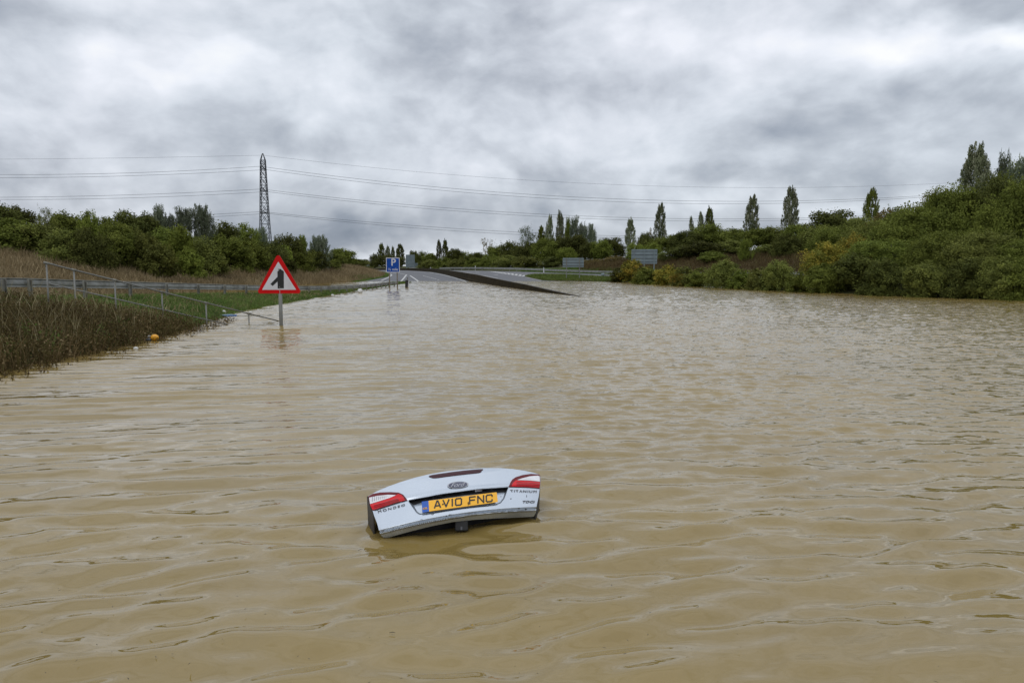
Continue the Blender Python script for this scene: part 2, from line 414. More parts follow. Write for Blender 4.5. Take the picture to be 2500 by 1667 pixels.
# right carriageway: hatched splay between lane and slip lane
poly_px([(1189, 661.8), (1230, 664.5), (1290, 671)], .18); poly_px([(1207, 664.5), (1240, 668), (1275, 674.5)], .18)
for i in range(9):
    u = i / 8; a = (1198 + 84 * u, 662.6 + 9 * u); b_ = (1212 + 64 * u, 665.2 + 9.6 * u)
    poly_px([a, b_], .35)
poly_px([(1283, 676.5), (1322, 685)], .2)
poly_px([(1205, 670.3), (1216, 671.6)], .2); poly_px([(1160, 664.6), (1172, 666)], .18)
poly_px([(1090, 661.4), (1130, 664.4), (1169, 671), (1215, 680)], .14)
o = mk.build('road_markings', M['paint']); tag(o, 'white painted lane lines and hatching on the dry road', 'road markings', kind='structure')

# ------------------------------------------------------------------ water
def sin_field(X, Y, comps):
    h = np.zeros_like(X)
    for kx, ky, am, ph in comps: h += am * np.sin(kx * X + ky * Y + ph)
    return h
r_ = np.random.default_rng(3)
def comps(n, lmin, lmax, ang, spread, slope):
    out = []
    for i in range(n):
        L = lmin * (lmax / lmin) ** r_.random(); th = ang + r_.normal() * spread; k = 2 * PI / L
        am = slope / k * math.sqrt(2 / n); out.append((k * math.sin(th), k * math.cos(th), am, r_.random() * 2 * PI))
    return out
longc = comps(12, .33, .52, R(-8), R(3.2), .140) + comps(8, .8, 1.8, R(-18), R(10), .025) + comps(10, .16, .28, R(-8), R(12), .035)
chop = comps(40, .17, .50, R(-6), R(18), .115) + comps(14, .6, 1.6, R(-12), R(18), .040)
fine = comps(26, .14, .32, R(-5), R(34), .085)
swell = comps(30, .17, .50, R(-16), R(18), .170) + comps(10, .6, 1.3, R(-16), R(16), .05)
yy = [1.2]
while yy[-1] < 104: yy.append(yy[-1] + min(max(.009, .00062 * yy[-1] ** 1.5), .30))
yy = np.array(yy)
nc = 1000
uu = np.linspace(-.80, .80, nc)
WY, U = np.meshgrid(yy, uu, indexing='ij')
WX = U * (WY + 3.0)
wl = ss(.5, -5.5, WX) if False else (1 - ss(-5.0, 1.5, WX + (WY - 12) * .12)) * ss(3.6, 6.5, WY)
nearw = 1 - ss(5.5, 10, WY)
patch = .75 + .35 * vnoise(WX, WY, .35, 3)
res = np.clip(1.15 - WY / 45, .35, 1)
Hh = wl * sin_field(WX, WY, longc) + (1 - wl) * (1 - nearw * .65) * patch * sin_field(WX, WY, chop) \
     + (1 - wl * .75) * (1 - nearw * .8) * (.55 + .75 * np.clip(vnoise(WX, WY, .22, 9) + .4, 0, 1.3)) * sin_field(WX, WY, fine) * (1 - ss(22, 48, WY)) + (.35 + .65 * nearw) * sin_field(WX, WY, swell) * (1 - wl * .6)
# sharpen crests a little
Hh = Hh + .0 * Hh
for cx, cy, am in ((.28, 5.5, .003), (-.92, 5.1, .003)):
    rr = np.hypot(WX - cx, WY - cy); Hh += am * np.sin(rr * 34) * np.exp(-rr * 2.2)
Hh *= (1 - ss(70, 100, WY) * .7)
me_i = np.arange(WX.size).reshape(WX.shape)
q = np.stack([me_i[:-1, :-1], me_i[:-1, 1:], me_i[1:, 1:], me_i[1:, :-1]], -1).reshape(-1, 4)
wv_ = np.stack([WX, WY, Hh], -1).reshape(-1, 3)
# flat skirt out to the sides and behind
base = len(wv_)
sk = np.array([[-70, 104, 0], [-83, 1.2, 0], [-83, -60, 0], [83, -60, 0], [83, 1.2, 0], [86, 104, 0], [-3.36, 1.2, 0], [3.36, 1.2, 0]], float)
wm = np_mesh('water', wv_, q, True)
a_ = wm.attributes.new('calm', 'FLOAT', 'POINT'); a_.data.foreach_set('value', wl.astype(np.float32).ravel())
m = bpy.data.materials.new('flood_water'); m.use_nodes = True; t = NT(m.node_tree)
b = t.n['Principled BSDF']; b.inputs['Roughness'].default_value = .03; b.inputs['IOR'].default_value = 1.52
oc = t.new('ShaderNodeTexCoord').outputs['Object']
nz = t.noise(t.mapping(oc, (.5, 1, 1)), .5, 4, .55)
t.l.new(t.ramp(nz, [(.35, (.200, .142, .044)), (.65, (.232, .166, .054))]), b.inputs['Base Color'])
hn = t.math('ADD', t.noise(t.mapping(oc, (.55, 1.25, 1)), 3.2, 3, .5, .3), t.math('MULTIPLY', t.noise(t.mapping(oc, (.5, 1.2, 1), (0, 0, .25)), 9.0, 2, .5), .28))
ys_ = t.sep(oc)[1]
st = t.math('MULTIPLY_ADD', t.math('SUBTRACT', ys_, 5.0), .035, .16, clamp=True)
st = t.math('MINIMUM', st, .95)
st = t.math('MULTIPLY', st, t.math('MULTIPLY_ADD', t.new('ShaderNodeAttribute', attribute_name='calm').outputs['Fac'], -.75, 1.0))
bn = t.new('ShaderNodeBump'); bn.inputs['Distance'].default_value = .075; t.l.new(st, bn.inputs['Strength'])
t.l.new(hn, bn.inputs['Height']); t.l.new(bn.outputs[0], b.inputs['Normal'])
wm.materials.append(m)
# skirt as part of the same sheet
bm = bmesh.new(); bm.from_mesh(wm)
def quad(a, b_, c_, d_):
    f_ = bm.faces.new([bm.verts.new(p) for p in (a, b_, c_, d_)]); f_.smooth = True
xl0, xl1 = -.8 * 4.2, -.8 * (yy[-1] + 3)
quad((-90, -60, 0), (xl0, -60, 0), (xl0, 1.2, 0), (-90, 1.2, 0)); quad((xl0, -60, 0), (-xl0, -60, 0), (-xl0, 1.2, 0), (xl0, 1.2, 0)); quad((-xl0, -60, 0), (90, -60, 0), (90, 1.2, 0), (-xl0, 1.2, 0))
for s_ in (-1, 1):
    quad((s_ * 3.36, 1.2, 0), (s_ * 90, 1.2, 0), (s_ * 90, yy[-1], 0), (s_ * .8 * (yy[-1] + 3), yy[-1], 0))
bm.to_mesh(wm); bm.free()
tag(link('water', wm), 'muddy brown flood water covering the road', 'water', kind='structure')

# ------------------------------------------------------------------ vegetation prototypes
def leaf_quads(C, size, rg, up=.35, aspect=.55, outward=None, clump=None, hang=0.0):
    n = len(C)
    nrm = rg.normal(size=(n, 3)); nrm[:, 2] += up * 2
    if outward is not None: nrm += outward * 1.3
    nrm /= np.linalg.norm(nrm, axis=1, keepdims=True) + 1e-9
    a = rg.normal(size=(n, 3)); a[:, 2] += hang
    a -= nrm * (a * nrm).sum(1, keepdims=True); a /= np.linalg.norm(a, axis=1, keepdims=True) + 1e-9
    b_ = np.cross(nrm, a)
    s = size * (.6 + .8 * rg.random((n, 1)))
    v = np.stack([C - a * s, C - b_ * s * aspect + nrm * s * .15, C + a * s, C + b_ * s * aspect + nrm * s * .15], 1).reshape(-1, 3)
    f_ = np.arange(4 * n).reshape(-1, 4)
    return v, f_
def proto_mesh(name, C, size, rg, clump, outward=None, up=.35, aspect=.55, hang=0.0):
    v, f_ = leaf_quads(C, size, rg, up, aspect, outward, clump, hang)
    me = np_mesh(name, v, f_)
    face_attr(me, 'rnd', rg.random(len(f_))); face_attr(me, 'clump', clump)
    return me
def crown_round(seed, n_cl, per, size, flat=.0, low=0.0, spikes=14, cr=.11):
    """foliage on a cluster of overlapping boughs, with shoots standing out of it"""
    rg = np.random.default_rng(seed); C = []; K = []; O = []
    ns = 6; subs = [(0, 0, .50, .30, .42)]
    for i in range(ns):
        a = 2 * PI * (i + rg.random() * .7) / ns; rad = .12 + .17 * rg.random(); r = .15 + .13 * rg.random()
        subs.append((rad * math.cos(a), rad * math.sin(a), (.24 + .34 * rg.random()) if low == 0 else (.38 + .30 * rg.random()), r, r * (1.0 + .5 * rg.random())))
    if low == 0:
        for i in range(3):
            a = rg.random() * 2 * PI; subs.append((.26 * math.cos(a), .26 * math.sin(a), .14, .18, .16))
    wts = np.array([q[3] ** 2 for q in subs]); wts /= wts.sum()
    for i in range(n_cl):
        sx_, sy_, sz_, sr, sh = subs[rg.choice(len(subs), p=wts)]
        d = rg.normal(size=3); d /= np.linalg.norm(d)
        if d[2] < -.6: d[2] *= -1
        f_ = 1 - .45 * rg.random() ** 2.2
        p = np.array([sx_ + d[0] * sr * f_, sy_ + d[1] * sr * f_, sz_ + d[2] * sh * f_])
        k = rg.random(); rr = cr * (.5 + .9 * rg.random()); n_ = int(per * (.6 + .8 * rg.random()))
        q_ = rg.normal(size=(n_, 3)); q_ /= np.linalg.norm(q_, axis=1, keepdims=True); q_ *= rr * rg.random((n_, 1)) ** .5
        C.append(p + q_); K.append(np.full(n_, k)); O.append(np.tile(d, (n_, 1)))
    for i in range(spikes):
        sx_, sy_, sz_, sr, sh = subs[rg.choice(len(subs), p=wts)]
        a = rg.random() * 2 * PI; rad = sr * .8 * rg.random() ** .6; x0, y0 = sx_ + rad * math.cos(a), sy_ + rad * math.sin(a)
        z0 = sz_ + sh * .9 * math.sqrt(max(.05, 1 - (rad / sr) ** 2)); n_ = per // 3; t_ = rg.random(n_)
        L = .06 + .15 * rg.random() ** 1.5
        q_ = np.stack([x0 + rg.normal(size=n_) * .012 * (1.6 - t_) + t_ * (x0 * .2 + .02), y0 + rg.normal(size=n_) * .012 * (1.6 - t_) + t_ * y0 * .2, z0 - .05 + t_ * L], 1)
        C.append(q_); K.append(np.full(n_, rg.random())); O.append(np.tile([0, 0, 1.], (n_, 1)))
    C = np.concatenate(C)
    ex_ = np.percentile(np.abs(C[:, :2]), 98); C[:, :2] *= .50 / ex_
    C[:, 2] /= np.percentile(C[:, 2], 99.7); C[:, 2] = np.maximum(C[:, 2], .002 + .01 * rg.random(len(C)))
    return proto_mesh('crown', C, size, rg, np.concatenate(K), np.concatenate(O), up=.12)
def crown_poplar(seed, n_pl, per, size, wide=1.0, gap=.5, split=False):
    rg = np.random.default_rng(seed); C = []; K = []; O = []
    for i in range(n_pl):
        z0 = .10 + .84 * (i / n_pl) ** .9 + rg.normal() * .015
        env = .5 * min(1, (z0 / .32) ** .8) * (1 - max(0, (z0 - .30) / .72) ** 1.9) ** .8 * wide
        a = rg.random() * 2 * PI; r0 = env * (.25 + .65 * rg.random() ** .6)
        L = (.10 + .10 * rg.random()) * (1.1 - .55 * z0)
        tt = rg.random((per, 1)); out = np.array([math.cos(a), math.sin(a), 0])
        axis = out * (r0 * .55 + env * .25 * tt) + np.array([0, 0, 1.]) * (z0 + L * tt)
        sg = (.050 + .030 * rg.random()) * (1 - .7 * tt) * (.45 + env)
        axis = axis + out * r0 * .35
        q_ = rg.normal(size=(per, 3)) * sg * np.array([1, 1, .35 * 1])
        C.append(axis + q_); K.append(np.full(per, rg.random())); O.append(np.tile(out + [0, 0, .4], (per, 1)))
    C = np.concatenate(C); C[:, 0] += .03 * np.sin(C[:, 2] * 6 + seed)
    top = C[:, 2].max(); C[:, 2] *= 1.0 / top
    return proto_mesh('crown', C, size, rg, np.concatenate(K), np.concatenate(O), up=.1)
def crown_willow(seed, n_st, per, size, heads=4):
    """several upright feathery heads, narrow upright leaves"""
    rg = np.random.default_rng(seed); C = []; K = []; O = []
    hx = [(rg.uniform(-.26, .26), rg.uniform(-.26, .26), rg.uniform(.80, 1.0)) for _ in range(heads)]; hx[0] = (0, 0, 1.0)
    for i in range(n_st):
        x0, y0, top = hx[i % heads]; z0 = top * rg.random() ** .8 * .9 + .02
        u = z0 / top; env = .27 * (1 - u ** 2.2) + .03
        a = rg.random() * 2 * PI; r0 = env * rg.random() ** .5
        L = .14; tt = rg.random((per, 1)); out = np.array([math.cos(a), math.sin(a), 0])
        p = np.array([x0, y0, z0]) + out * (r0 + .05 * tt) + np.array([0.03, 0, 1.]) * L * tt
        C.append(p + rg.normal(size=(per, 3)) * .018); K.append(np.full(per, rg.random())); O.append(np.tile(out, (per, 1)))
    C = np.concatenate(C); C[:, 2] /= C[:, 2].max()
    return proto_mesh('crown', C, size, rg, np.concatenate(K), np.concatenate(O), up=-.1, aspect=.28, hang=1.6)
def trunk_mesh(seed, r0=.03, top=.75, limbs=7, spread=.28, up=.30, twigs=0):
    rg = random.Random(seed); mb = MB(); n = 7
    pts = [Vector((rg.uniform(-.012, .012) * (i > 0), rg.uniform(-.012, .012) * (i > 0), top * i / n)) for i in range(n + 1)]
    mb.tube(pts, [r0 * (1 - .85 * i / n) for i in range(n + 1)], 7)
    for i in range(limbs):
        k = 1 + (i % (n - 1)); p0 = pts[k]; a = rg.random() * 2 * PI; s = spread * (1 - .5 * k / n)
        d = Vector((math.cos(a), math.sin(a), 0))
        mid = p0 + d * s * .5 + Vector((0, 0, up * .4)); end = p0 + d * s + Vector((0, 0, up))
        mb.tube([p0, mid, end], [r0 * .45, r0 * .28, r0 * .1], 5)
        for j in range(twigs):
            q0 = mid.lerp(end, rg.random()); e = q0 + Vector((rg.uniform(-1, 1), rg.uniform(-1, 1), rg.uniform(.3, 1.2))) * .11
            mb.tube([q0, e], [r0 * .14, r0 * .04], 4)
    me = mb.mesh('trunk', True); me.materials.append(M['bark']); return me
PR = {}
def reg(kind, crown, trunk): PR.setdefault(kind, []).append((crown, trunk))
for s_ in range(4): reg('bush', crown_round(10 + s_, 190, 80, .021, spikes=34), trunk_mesh(s_, .022, .6, 6, .25, .2))
for s_ in range(3): reg('shrub', crown_round(20 + s_, 110, 60, .032, spikes=22, cr=.11), trunk_mesh(40 + s_, .018, .5, 6, .25, .2))
for s_ in range(3): reg('big', crown_round(30 + s_, 420, 75, .0125, low=.03, spikes=70, cr=.075), trunk_mesh(60 + s_, .022, .8, 12, .30, .22))
for s_ in range(3): reg('tree', crown_round(50 + s_, 200, 60, .022, low=.05, spikes=22), trunk_mesh(80 + s_, .028, .75, 9, .30, .2))
for s_ in range(4): reg('poplar', crown_poplar(70 + s_, 140, 62, .021, 1.0), trunk_mesh(100 + s_, .018, .92, 14, .16, .16))
for s_ in range(2): reg('bigpoplar', crown_poplar(90 + s_, 250, 85, .014, 1.0), trunk_mesh(120 + s_, .015, .92, 20, .20, .18))
for s_ in range(3): reg('willow', crown_willow(110 + s_, 330, 46, .022, 4), trunk_mesh(140 + s_, .022, .7, 8, .22, .3))
for s_ in range(2): reg('airy', crown_round(130 + s_, 70, 38, .016, low=.10, spikes=10, cr=.07), trunk_mesh(160 + s_, .022, .8, 16, .34, .22, 5))
M['l_dark'] = leafmat('leaves_dark', [tuple(c * 2.5 for c in q) for q in ((.017, .020, .005), (.033, .036, .008), (.052, .055, .012))])
M['l_mid'] = leafmat('leaves_mid', [tuple(c * 2.5 for c in q) for q in ((.031, .038, .007), (.056, .066, .011), (.086, .096, .017))])
M['l_bright'] = leafmat('leaves_bright', [tuple(c * 2.5 for c in q) for q in ((.038, .048, .009), (.066, .080, .012), (.105, .118, .020))])
M['l_olive'] = leafmat('leaves_olive', [tuple(c * 2.5 for c in q) for q in ((.034, .038, .010), (.060, .066, .014), (.090, .094, .020))])
M['l_yellow'] = leafmat('leaves_yellow', [tuple(c * 2.5 for c in q) for q in ((.040, .046, .009), (.066, .064, .010), (.105, .086, .013), (.19, .125, .018))])
M['l_brown'] = leafmat('leaves_brown', [tuple(c * 2.5 for c in q) for q in ((.042, .036, .014), (.072, .058, .018), (.105, .080, .024))])
M['l_silver'] = leafmat('leaves_silver', [tuple(c * 1.45 for c in q) for q in ((.060, .078, .045), (.115, .135, .085), (.20, .215, .150))])
M['l_poplar'] = leafmat('leaves_poplar', [tuple(c * 1.4 for c in q) for q in ((.040, .055, .022), (.085, .100, .045), (.17, .18, .105), (.30, .30, .21))])
cnt = {}
def plant(kind, mat, px, top, wpx, Y, label, name=None, cat=None, group=None, rot=None, bz=None, lean=0.0):
    i = cnt.get(kind, 0); cnt[kind] = i + 1
    crown, trunk = PR[kind][i % len(PR[kind])]
    X = P(px, 650, Y).x; zb = h1(X, Y) if bz is None else bz
    if group == GS: Y -= 1.0; X = P(px, 650, Y).x; zb = max(h1(X, Y), 0) - .30; wpx *= .92
    elif kind in ('tree', 'bush', 'big'): zb -= .10 * (P(px, top, Y).z - zb)
    h = P(px, top, Y).z - zb; w = wpx * Y / FPX / (.90 if kind in ('bush', 'shrub', 'big', 'tree', 'airy') else (.98 if kind != 'willow' else .95))
    nm = name or {'bush': 'bush', 'shrub': 'shrub', 'big': 'tree', 'tree': 'tree', 'poplar': 'poplar_tree', 'bigpoplar': 'poplar_tree', 'willow': 'willow_tree', 'airy': 'tree'}[kind]
    h *= 1.0 if kind in ('poplar', 'bigpoplar', 'willow') else .97
    o = empty(nm, (X, Y, zb - .06), random.uniform(0, 6.28) if rot is None else rot)
    o.scale = (w, w, max(h, .5)); o.rotation_euler.x = 0; o.rotation_euler.y = 0
    c_ = bpy.data.objects.new('crown', crown); COL.objects.link(c_); c_.parent = o
    if len(crown.materials) == 0: crown.materials.append(M[mat])
    c_.material_slots[0].link = 'OBJECT'; c_.material_slots[0].material = M[mat]
    t_ = bpy.data.objects.new('trunk', trunk); COL.objects.link(t_); t_.parent = o
    tag(o, label, cat or {'bush': 'bush', 'shrub': 'bush'}.get(kind, 'tree'), group)
    return o
GL = 'trees and bushes on the left bank'; GF = 'far trees beyond the road'; GR = 'trees and bushes on the right bank'; GS = 'bushes along the right water edge'
T = [
 # left bank, skyline row
 ('bush','l_dark',-20,488,120,58,'dark bush at the left edge of the photo on top of the bank',GL),
 ('bush','l_dark',45,500,90,60,'dark green bush second from the left on the bank skyline',GL),
 ('airy','l_olive',114,500,46,58,'thin birch-like tree with drooping tip poking above the left bank bushes',GL),
 ('bush','l_mid',168,515,110,62,'mid green bush on the skyline right of the thin drooping tree',GL),
 ('bush','l_bright',222,512,70,60,'pale yellow-green bush top showing on the left bank skyline',GL),
 ('bush','l_mid',266,528,90,62,'low green bush on the skyline between the pale bush and the dark one',GL),
 ('bush','l_dark',312,512,110,66,'rounded dark green bush on the skyline left of the grey willows',GL),
 ('bush','l_dark',357,518,80,67,'dark bush tucked against the left of the grey willows',GL),
 ('willow','l_silver',394,496,70,72,'leftmost of the three silver-grey willows on the bank',GL),
 ('willow','l_silver',440,500,72,73,'middle one of the three silver-grey willows on the bank',GL),
 ('willow','l_silver',490,495,86,74,'rightmost and tallest of the three silver-grey willows on the bank',GL),
 ('bush','l_dark',548,540,90,80,'dark bush just left of the pylon foot',GL),
 ('bush','l_mid',596,543,70,82,'green bush directly under the left leg of the pylon',GL),
 ('willow','l_silver',642,552,56,86,'small grey willow hiding the foot of the pylon',GL),
 ('tree','l_dark',694,570,84,90,'dark green tree right of the pylon foot',GL),
 ('willow','l_mid',738,570,56,94,'pointed green tree between the pylon and the leaning willow',GL),
 ('willow','l_silver',787,570,64,98,'grey willow leaning left at the right end of the left bank row',GL),
 ('tree','l_mid',834,605,56,130,'low rounded tree past the right end of the left bank row',GL),
 ('shrub','l_olive',872,632,60,150,'low olive bush where the left bank runs down behind the road',GL),
 # left bank, middle row
 ('bush','l_mid',15,528,140,53,'wide green bush low in the left bank hedge at the photo edge',GL),
 ('bush','l_olive',105,540,120,54,'olive bush below the thin drooping tree',GL),
 ('bush','l_olive',160,558,100,51,'olive-brown bush at the top edge of the dry grass near the left',GL),
 ('bush','l_dark',216,552,92,51,'dark round bush standing alone in front of the left hedge',GL),
 ('bush','l_mid',285,545,104,57,'green bush right of the dark round one on the left bank',GL),
 ('bush','l_olive',345,560,84,58,'olive bush in front of the hedge left of the bright yellow-green one',GL),
 ('bush','l_bright',440,548,72,63,'bright yellow-green bush below the grey willows',GL),
 ('bush','l_mid',402,552,90,66,'mid green bush half behind the bright yellow-green one',GL),
 ('bush','l_olive',490,575,90,66,'olive bush below the rightmost of the grey willows',GL),
 ('bush','l_mid',550,572,110,74,'broad green bush on the bank left of the pylon foot',GL),
 ('bush','l_mid',608,578,96,78,'broad green bush on the bank under the pylon',GL),
 ('bush','l_dark',660,588,84,82,'dark bush behind the tip of the red warning triangle',GL),
 ('shrub','l_bright',692,598,46,84,'small fresh green bush right of the triangle sign tip',GL),
 ('bush','l_mid',728,600,70,90,'green bush below the pointed green tree',GL),
 ('bush','l_dark',770,604,60,98,'dark bush below the leaning grey willow',GL),
 ('bush','l_mid',812,616,60,112,'green bush at the right end of the hedge on the left bank',GL),
 ('shrub','l_mid',850,628,56,130,'last low green bush on the left bank above the slip road',GL),
 ('shrub','l_bright',465,606,60,62,'small yellow-green shrub growing out of the dry grass slope',GL),
 ('shrub','l_olive',520,612,66,66,'olive shrub at the foot of the left hedge above the handrail end',GL),
 ('shrub','l_dark',708,632,34,84,'little dark shrub in the dry grass right of the triangle sign',GL),
 ('shrub','l_mid',815,640,36,104,'little green shrub low on the dry slope near the slip road',GL),
 ('shrub','l_olive',390,592,80,56,'low olive shrub on the edge of the dry grass below the willows',GL),
 ('shrub','l_mid',590,614,70,74,'low green shrub on the bank just left of the triangle sign',GL),
 # far row
 ('tree','l_dark',888,632,50,290,'low dark tree at the far left end beyond the road bend',GF),
 ('tree','l_dark',915,618,22,285,'narrow dark tree just left of the poplar clump behind the parking sign',GF),
 ('poplar','l_dark',932,592,22,280,'left poplar of the clump above the parking sign',GF),
 ('poplar','l_poplar',948,597,16,282,'second poplar of the clump above the parking sign',GF),
 ('poplar','l_dark',960,600,12,284,'thin third poplar of the clump above the parking sign',GF),
 ('poplar','l_dark',977,594,24,280,'broad right poplar of the clump above the parking sign',GF),
 ('tree','l_dark',950,622,70,270,'dark trees mass below the poplars behind the parking sign',GF),
 ('tree','l_dark',1006,610,20,285,'small round tree peeping over the tall grey sign back',GF),
 ('tree','l_dark',1026,612,28,280,'round dark tree just right of the tall grey sign back',GF),
 ('tree','l_mid',1052,617,40,275,'low green tree left of the pair of dark poplars',GF),
 ('poplar','l_dark',1072,584,16,270,'left one of the pair of dark poplars beyond the road crest',GF),
 ('poplar','l_dark',1087,581,18,270,'right one of the pair of dark poplars beyond the road crest',GF),
 ('tree','l_dark',1107,605,36,262,'dark round tree right of the pair of poplars',GF),
 ('tree','l_mid',1138,613,48,265,'green tree in the low stretch of the far row above the road',GF),
 ('tree','l_dark',1168,615,46,262,'dark tree just left of the lone airy tree',GF),
 ('airy','l_brown',1192,579,32,255,'lone airy brownish tree with bare twigs standing over the far row',GF),
 ('tree','l_mid',1218,598,44,250,'green tree just right of the lone airy tree',GF),
 ('tree','l_dark',1250,588,56,245,'dark tree left of the tall grey-brown airy tree',GF),
 ('airy','l_silver',1291,547,52,232,'tall grey-brown airy tree at the left of the high clump',GF),
 ('tree','l_dark',1291,590,56,228,'dark tree under the tall grey-brown airy tree',GF),
 ('poplar','l_mid',1322,550,28,228,'green poplar between the airy tree and the slim pale poplar',GF),
 ('poplar','l_poplar',1342,522,24,225,'slim pale poplar left of the tallest pale one in the high clump',GF),
 ('poplar','l_poplar',1366,512,26,225,'tallest pale poplar of the high clump left of centre right',GF),
 ('willow','l_mid',1386,528,34,222,'green upright tree right beside the tallest pale poplar of the clump',GF),
 ('willow','l_silver',1408,524,46,220,'broad grey-green willow in the middle of the high clump',GF),
 ('willow','l_silver',1441,543,40,220,'rounded grey-green willow at the right end of the high clump',GF),
 ('tree','l_mid',1330,580,60,205,'green tree in front of the slim pale poplar',GF),
 ('tree','l_dark',1372,575,64,208,'dark tree in front of the tallest pale poplar of the clump',GF),
 ('tree','l_dark',1412,572,60,205,'dark tree behind the smaller grey sign back',GF),
 ('tree','l_bright',1388,602,42,185,'bright green small tree behind the left of the smaller grey sign back',GF),
 ('tree','l_bright',1470,584,50,195,'bright green tree right of the smaller grey sign back',GF),
 ('tree','l_dark',1445,590,50,198,'dark tree between the two bright green ones by the smaller sign',GF),
 ('tree','l_dark',1500,578,50,200,'dark tree in the dip right of the high clump',GF),
 ('bush','l_olive',1048,632,44,222,'low olive bush by the road right of the tall grey sign back',GF),
 ('bush','l_mid',1085,628,46,215,'low green bush below the pair of dark poplars',GF),
 ('bush','l_olive',1122,630,46,208,'low olive bush above the middle of the far barrier',GF),
 ('bush','l_mid',1158,628,46,202,'low green bush below and left of the lone airy tree',GF),
 ('bush','l_mid',1195,620,56,196,'round green bush below the lone airy tree',GF),
 ('bush','l_olive',1236,622,60,190,'round olive bush by the road left of the biggest low one',GF),
 ('bush','l_olive',1282,625,66,182,'biggest round olive bush by the road at the end of the low row',GF),
 ('bush','l_dark',1345,626,56,185,'dark low bush left of the smaller grey sign back',GF),
 ('bush','l_brown',1460,632,70,165,'brownish low scrub right of the smaller grey sign back',GF),
 ('bush','l_brown',1500,624,60,160,'brownish scrub mound between the two grey sign backs',GF),
 # right bank poplars
 ('poplar','l_poplar',1538,528,28,190,'first pale poplar right of the high clump, above the large sign back',GR),
 ('airy','l_brown',1588,553,16,184,'small thin tree just left of the tall poplar over the sign',GR),
 ('poplar','l_poplar',1610,494,32,180,'tall pale poplar right above the large grey sign back',GR),
 ('poplar','l_poplar',1685,526,16,172,'slimmest poplar, leftmost of the close trio on the right bank',GR),
 ('poplar','l_poplar',1708,515,20,170,'middle poplar of the close trio on the right bank',GR),
 ('poplar','l_dark',1730,500,28,168,'dark tallest poplar of the close trio on the right bank',GR),
 ('poplar','l_poplar',1832,474,38,152,'broad pale poplar left of the tallest lone one',GR),
 ('poplar','l_poplar',1925,452,42,150,'tallest pale poplar in the middle of the right bank',GR),
 ('poplar','l_mid',2122,457,42,130,'green poplar standing alone left of the big right-hand trees',GR),
 ('bigpoplar','l_poplar',2372,344,92,82,'biggest poplar towering over the right edge of the photo',GR),
 ('willow','l_silver',2437,366,84,84,'pointed grey-green tree right of the biggest poplar',GR),
 ('big','l_mid',2465,392,120,78,'tall green tree joining the grey-green trees at the top right',GR),
 ('big','l_silver',2530,380,120,76,'greyish tall tree cut by the right edge of the photo',GR),
 ('willow','l_silver',2488,372,120,74,'grey-green feathery tree at the right edge of the photo',GR),
 # right bank hedge
 ('tree','l_dark',1575,566,44,182,'dark round tree between the first two tall poplars on the right',GR),
 ('bush','l_bright',1548,592,44,150,'yellow-green bush behind the left of the large grey sign back',GR),
 ('bush','l_bright',1592,592,46,148,'yellow-green bush behind the right of the large grey sign back',GR),
 ('tree','l_mid',1640,572,80,170,'green tree right of the tall poplar over the sign',GR),
 ('tree','l_dark',1672,562,70,160,'dark tree below the slimmest poplar of the trio',GR),
 ('tree','l_mid',1735,545,90,162,'green tree at the foot of the poplar trio',GR),
 ('bush','l_dark',1665,598,80,140,'dark bush on the slope below the slimmest poplar',GR),
 ('bush','l_dark',1712,588,90,138,'large dark bush below the poplar trio',GR),
 ('tree','l_mid',1785,556,80,158,'green tree between the trio and the broad pale poplar',GR),
 ('bush','l_olive',1778,585,80,138,'olive bush left of the pale upright bush on the slope',GR),
 ('bush','l_mid',1740,612,70,128,'green bush low on the slope below the trio',GR),
 ('tree','l_mid',1850,556,70,150,'green tree at the foot of the broad pale poplar',GR),
 ('willow','l_bright',1826,580,46,122,'pale upright feathery bush standing on the brown slope',GR),
 ('tree','l_olive',1890,552,80,150,'olive tree between the two tallest pale poplars of the bank',GR),
 ('bush','l_dark',1918,568,66,122,'dark round-topped bush on the slope under the tallest bank poplar',GR),
 ('tree','l_mid',1955,545,90,145,'green tree right of the tallest bank poplar',GR),
 ('bush','l_olive',1868,596,60,128,'olive bush right of the pale upright bush',GR),
 ('bush','l_mid',1975,580,80,125,'green bush on the slope left of the yellow bushes',GR),
 ('tree','l_dark',2042,510,104,128,'dark dome-shaped tree left of the lone green poplar',GR),
 ('tree','l_olive',2000,548,80,122,'olive tree below the left of the dark dome-shaped tree',GR),
 ('tree','l_olive',2100,528,90,112,'olive tree at the foot of the lone green poplar',GR),
 ('tree','l_brown',2165,508,90,100,'reddish-brown tree right of the lone green poplar',GR),
 ('tree','l_mid',2225,495,86,96,'green tree on the skyline right of the reddish-brown one',GR),
 ('airy','l_brown',2262,462,66,92,'twiggy brown tree top on the skyline left of the biggest poplar',GR),
 ('tree','l_dark',2262,500,80,90,'dark tree below the twiggy brown top',GR),
 ('tree','l_mid',2315,478,80,84,'green tree at the left foot of the biggest poplar',GR),
 ('big','l_mid',2065,548,140,70,'tall green tree above the yellow bushes at the bend of the shore',GR),
 ('big','l_olive',2130,535,150,68,'olive tree above the middle of the right shore',GR),
 ('big','l_mid',2225,500,180,64,'wide green tree in the thick of the right-hand wood',GR),
 ('big','l_mid',2322,452,160,68,'tall green tree in front of the biggest poplar',GR),
 ('big','l_dark',2425,425,140,66,'tall dark tree below the pointed grey-green one',GR),
 ('big','l_mid',2500,425,170,56,'bright green tree at the right edge of the photo',GR),
 # along the right water edge
 ('shrub','l_dark',1512,652,50,92,'dark bush at the left tip of the shore row beside the grass island',GS),
 ('shrub','l_yellow',1545,632,66,90,'yellow-orange bush left of the large grey sign back foot',GS),
 ('shrub','l_mid',1580,650,70,82,'green bush in front of the large grey sign back',GS),
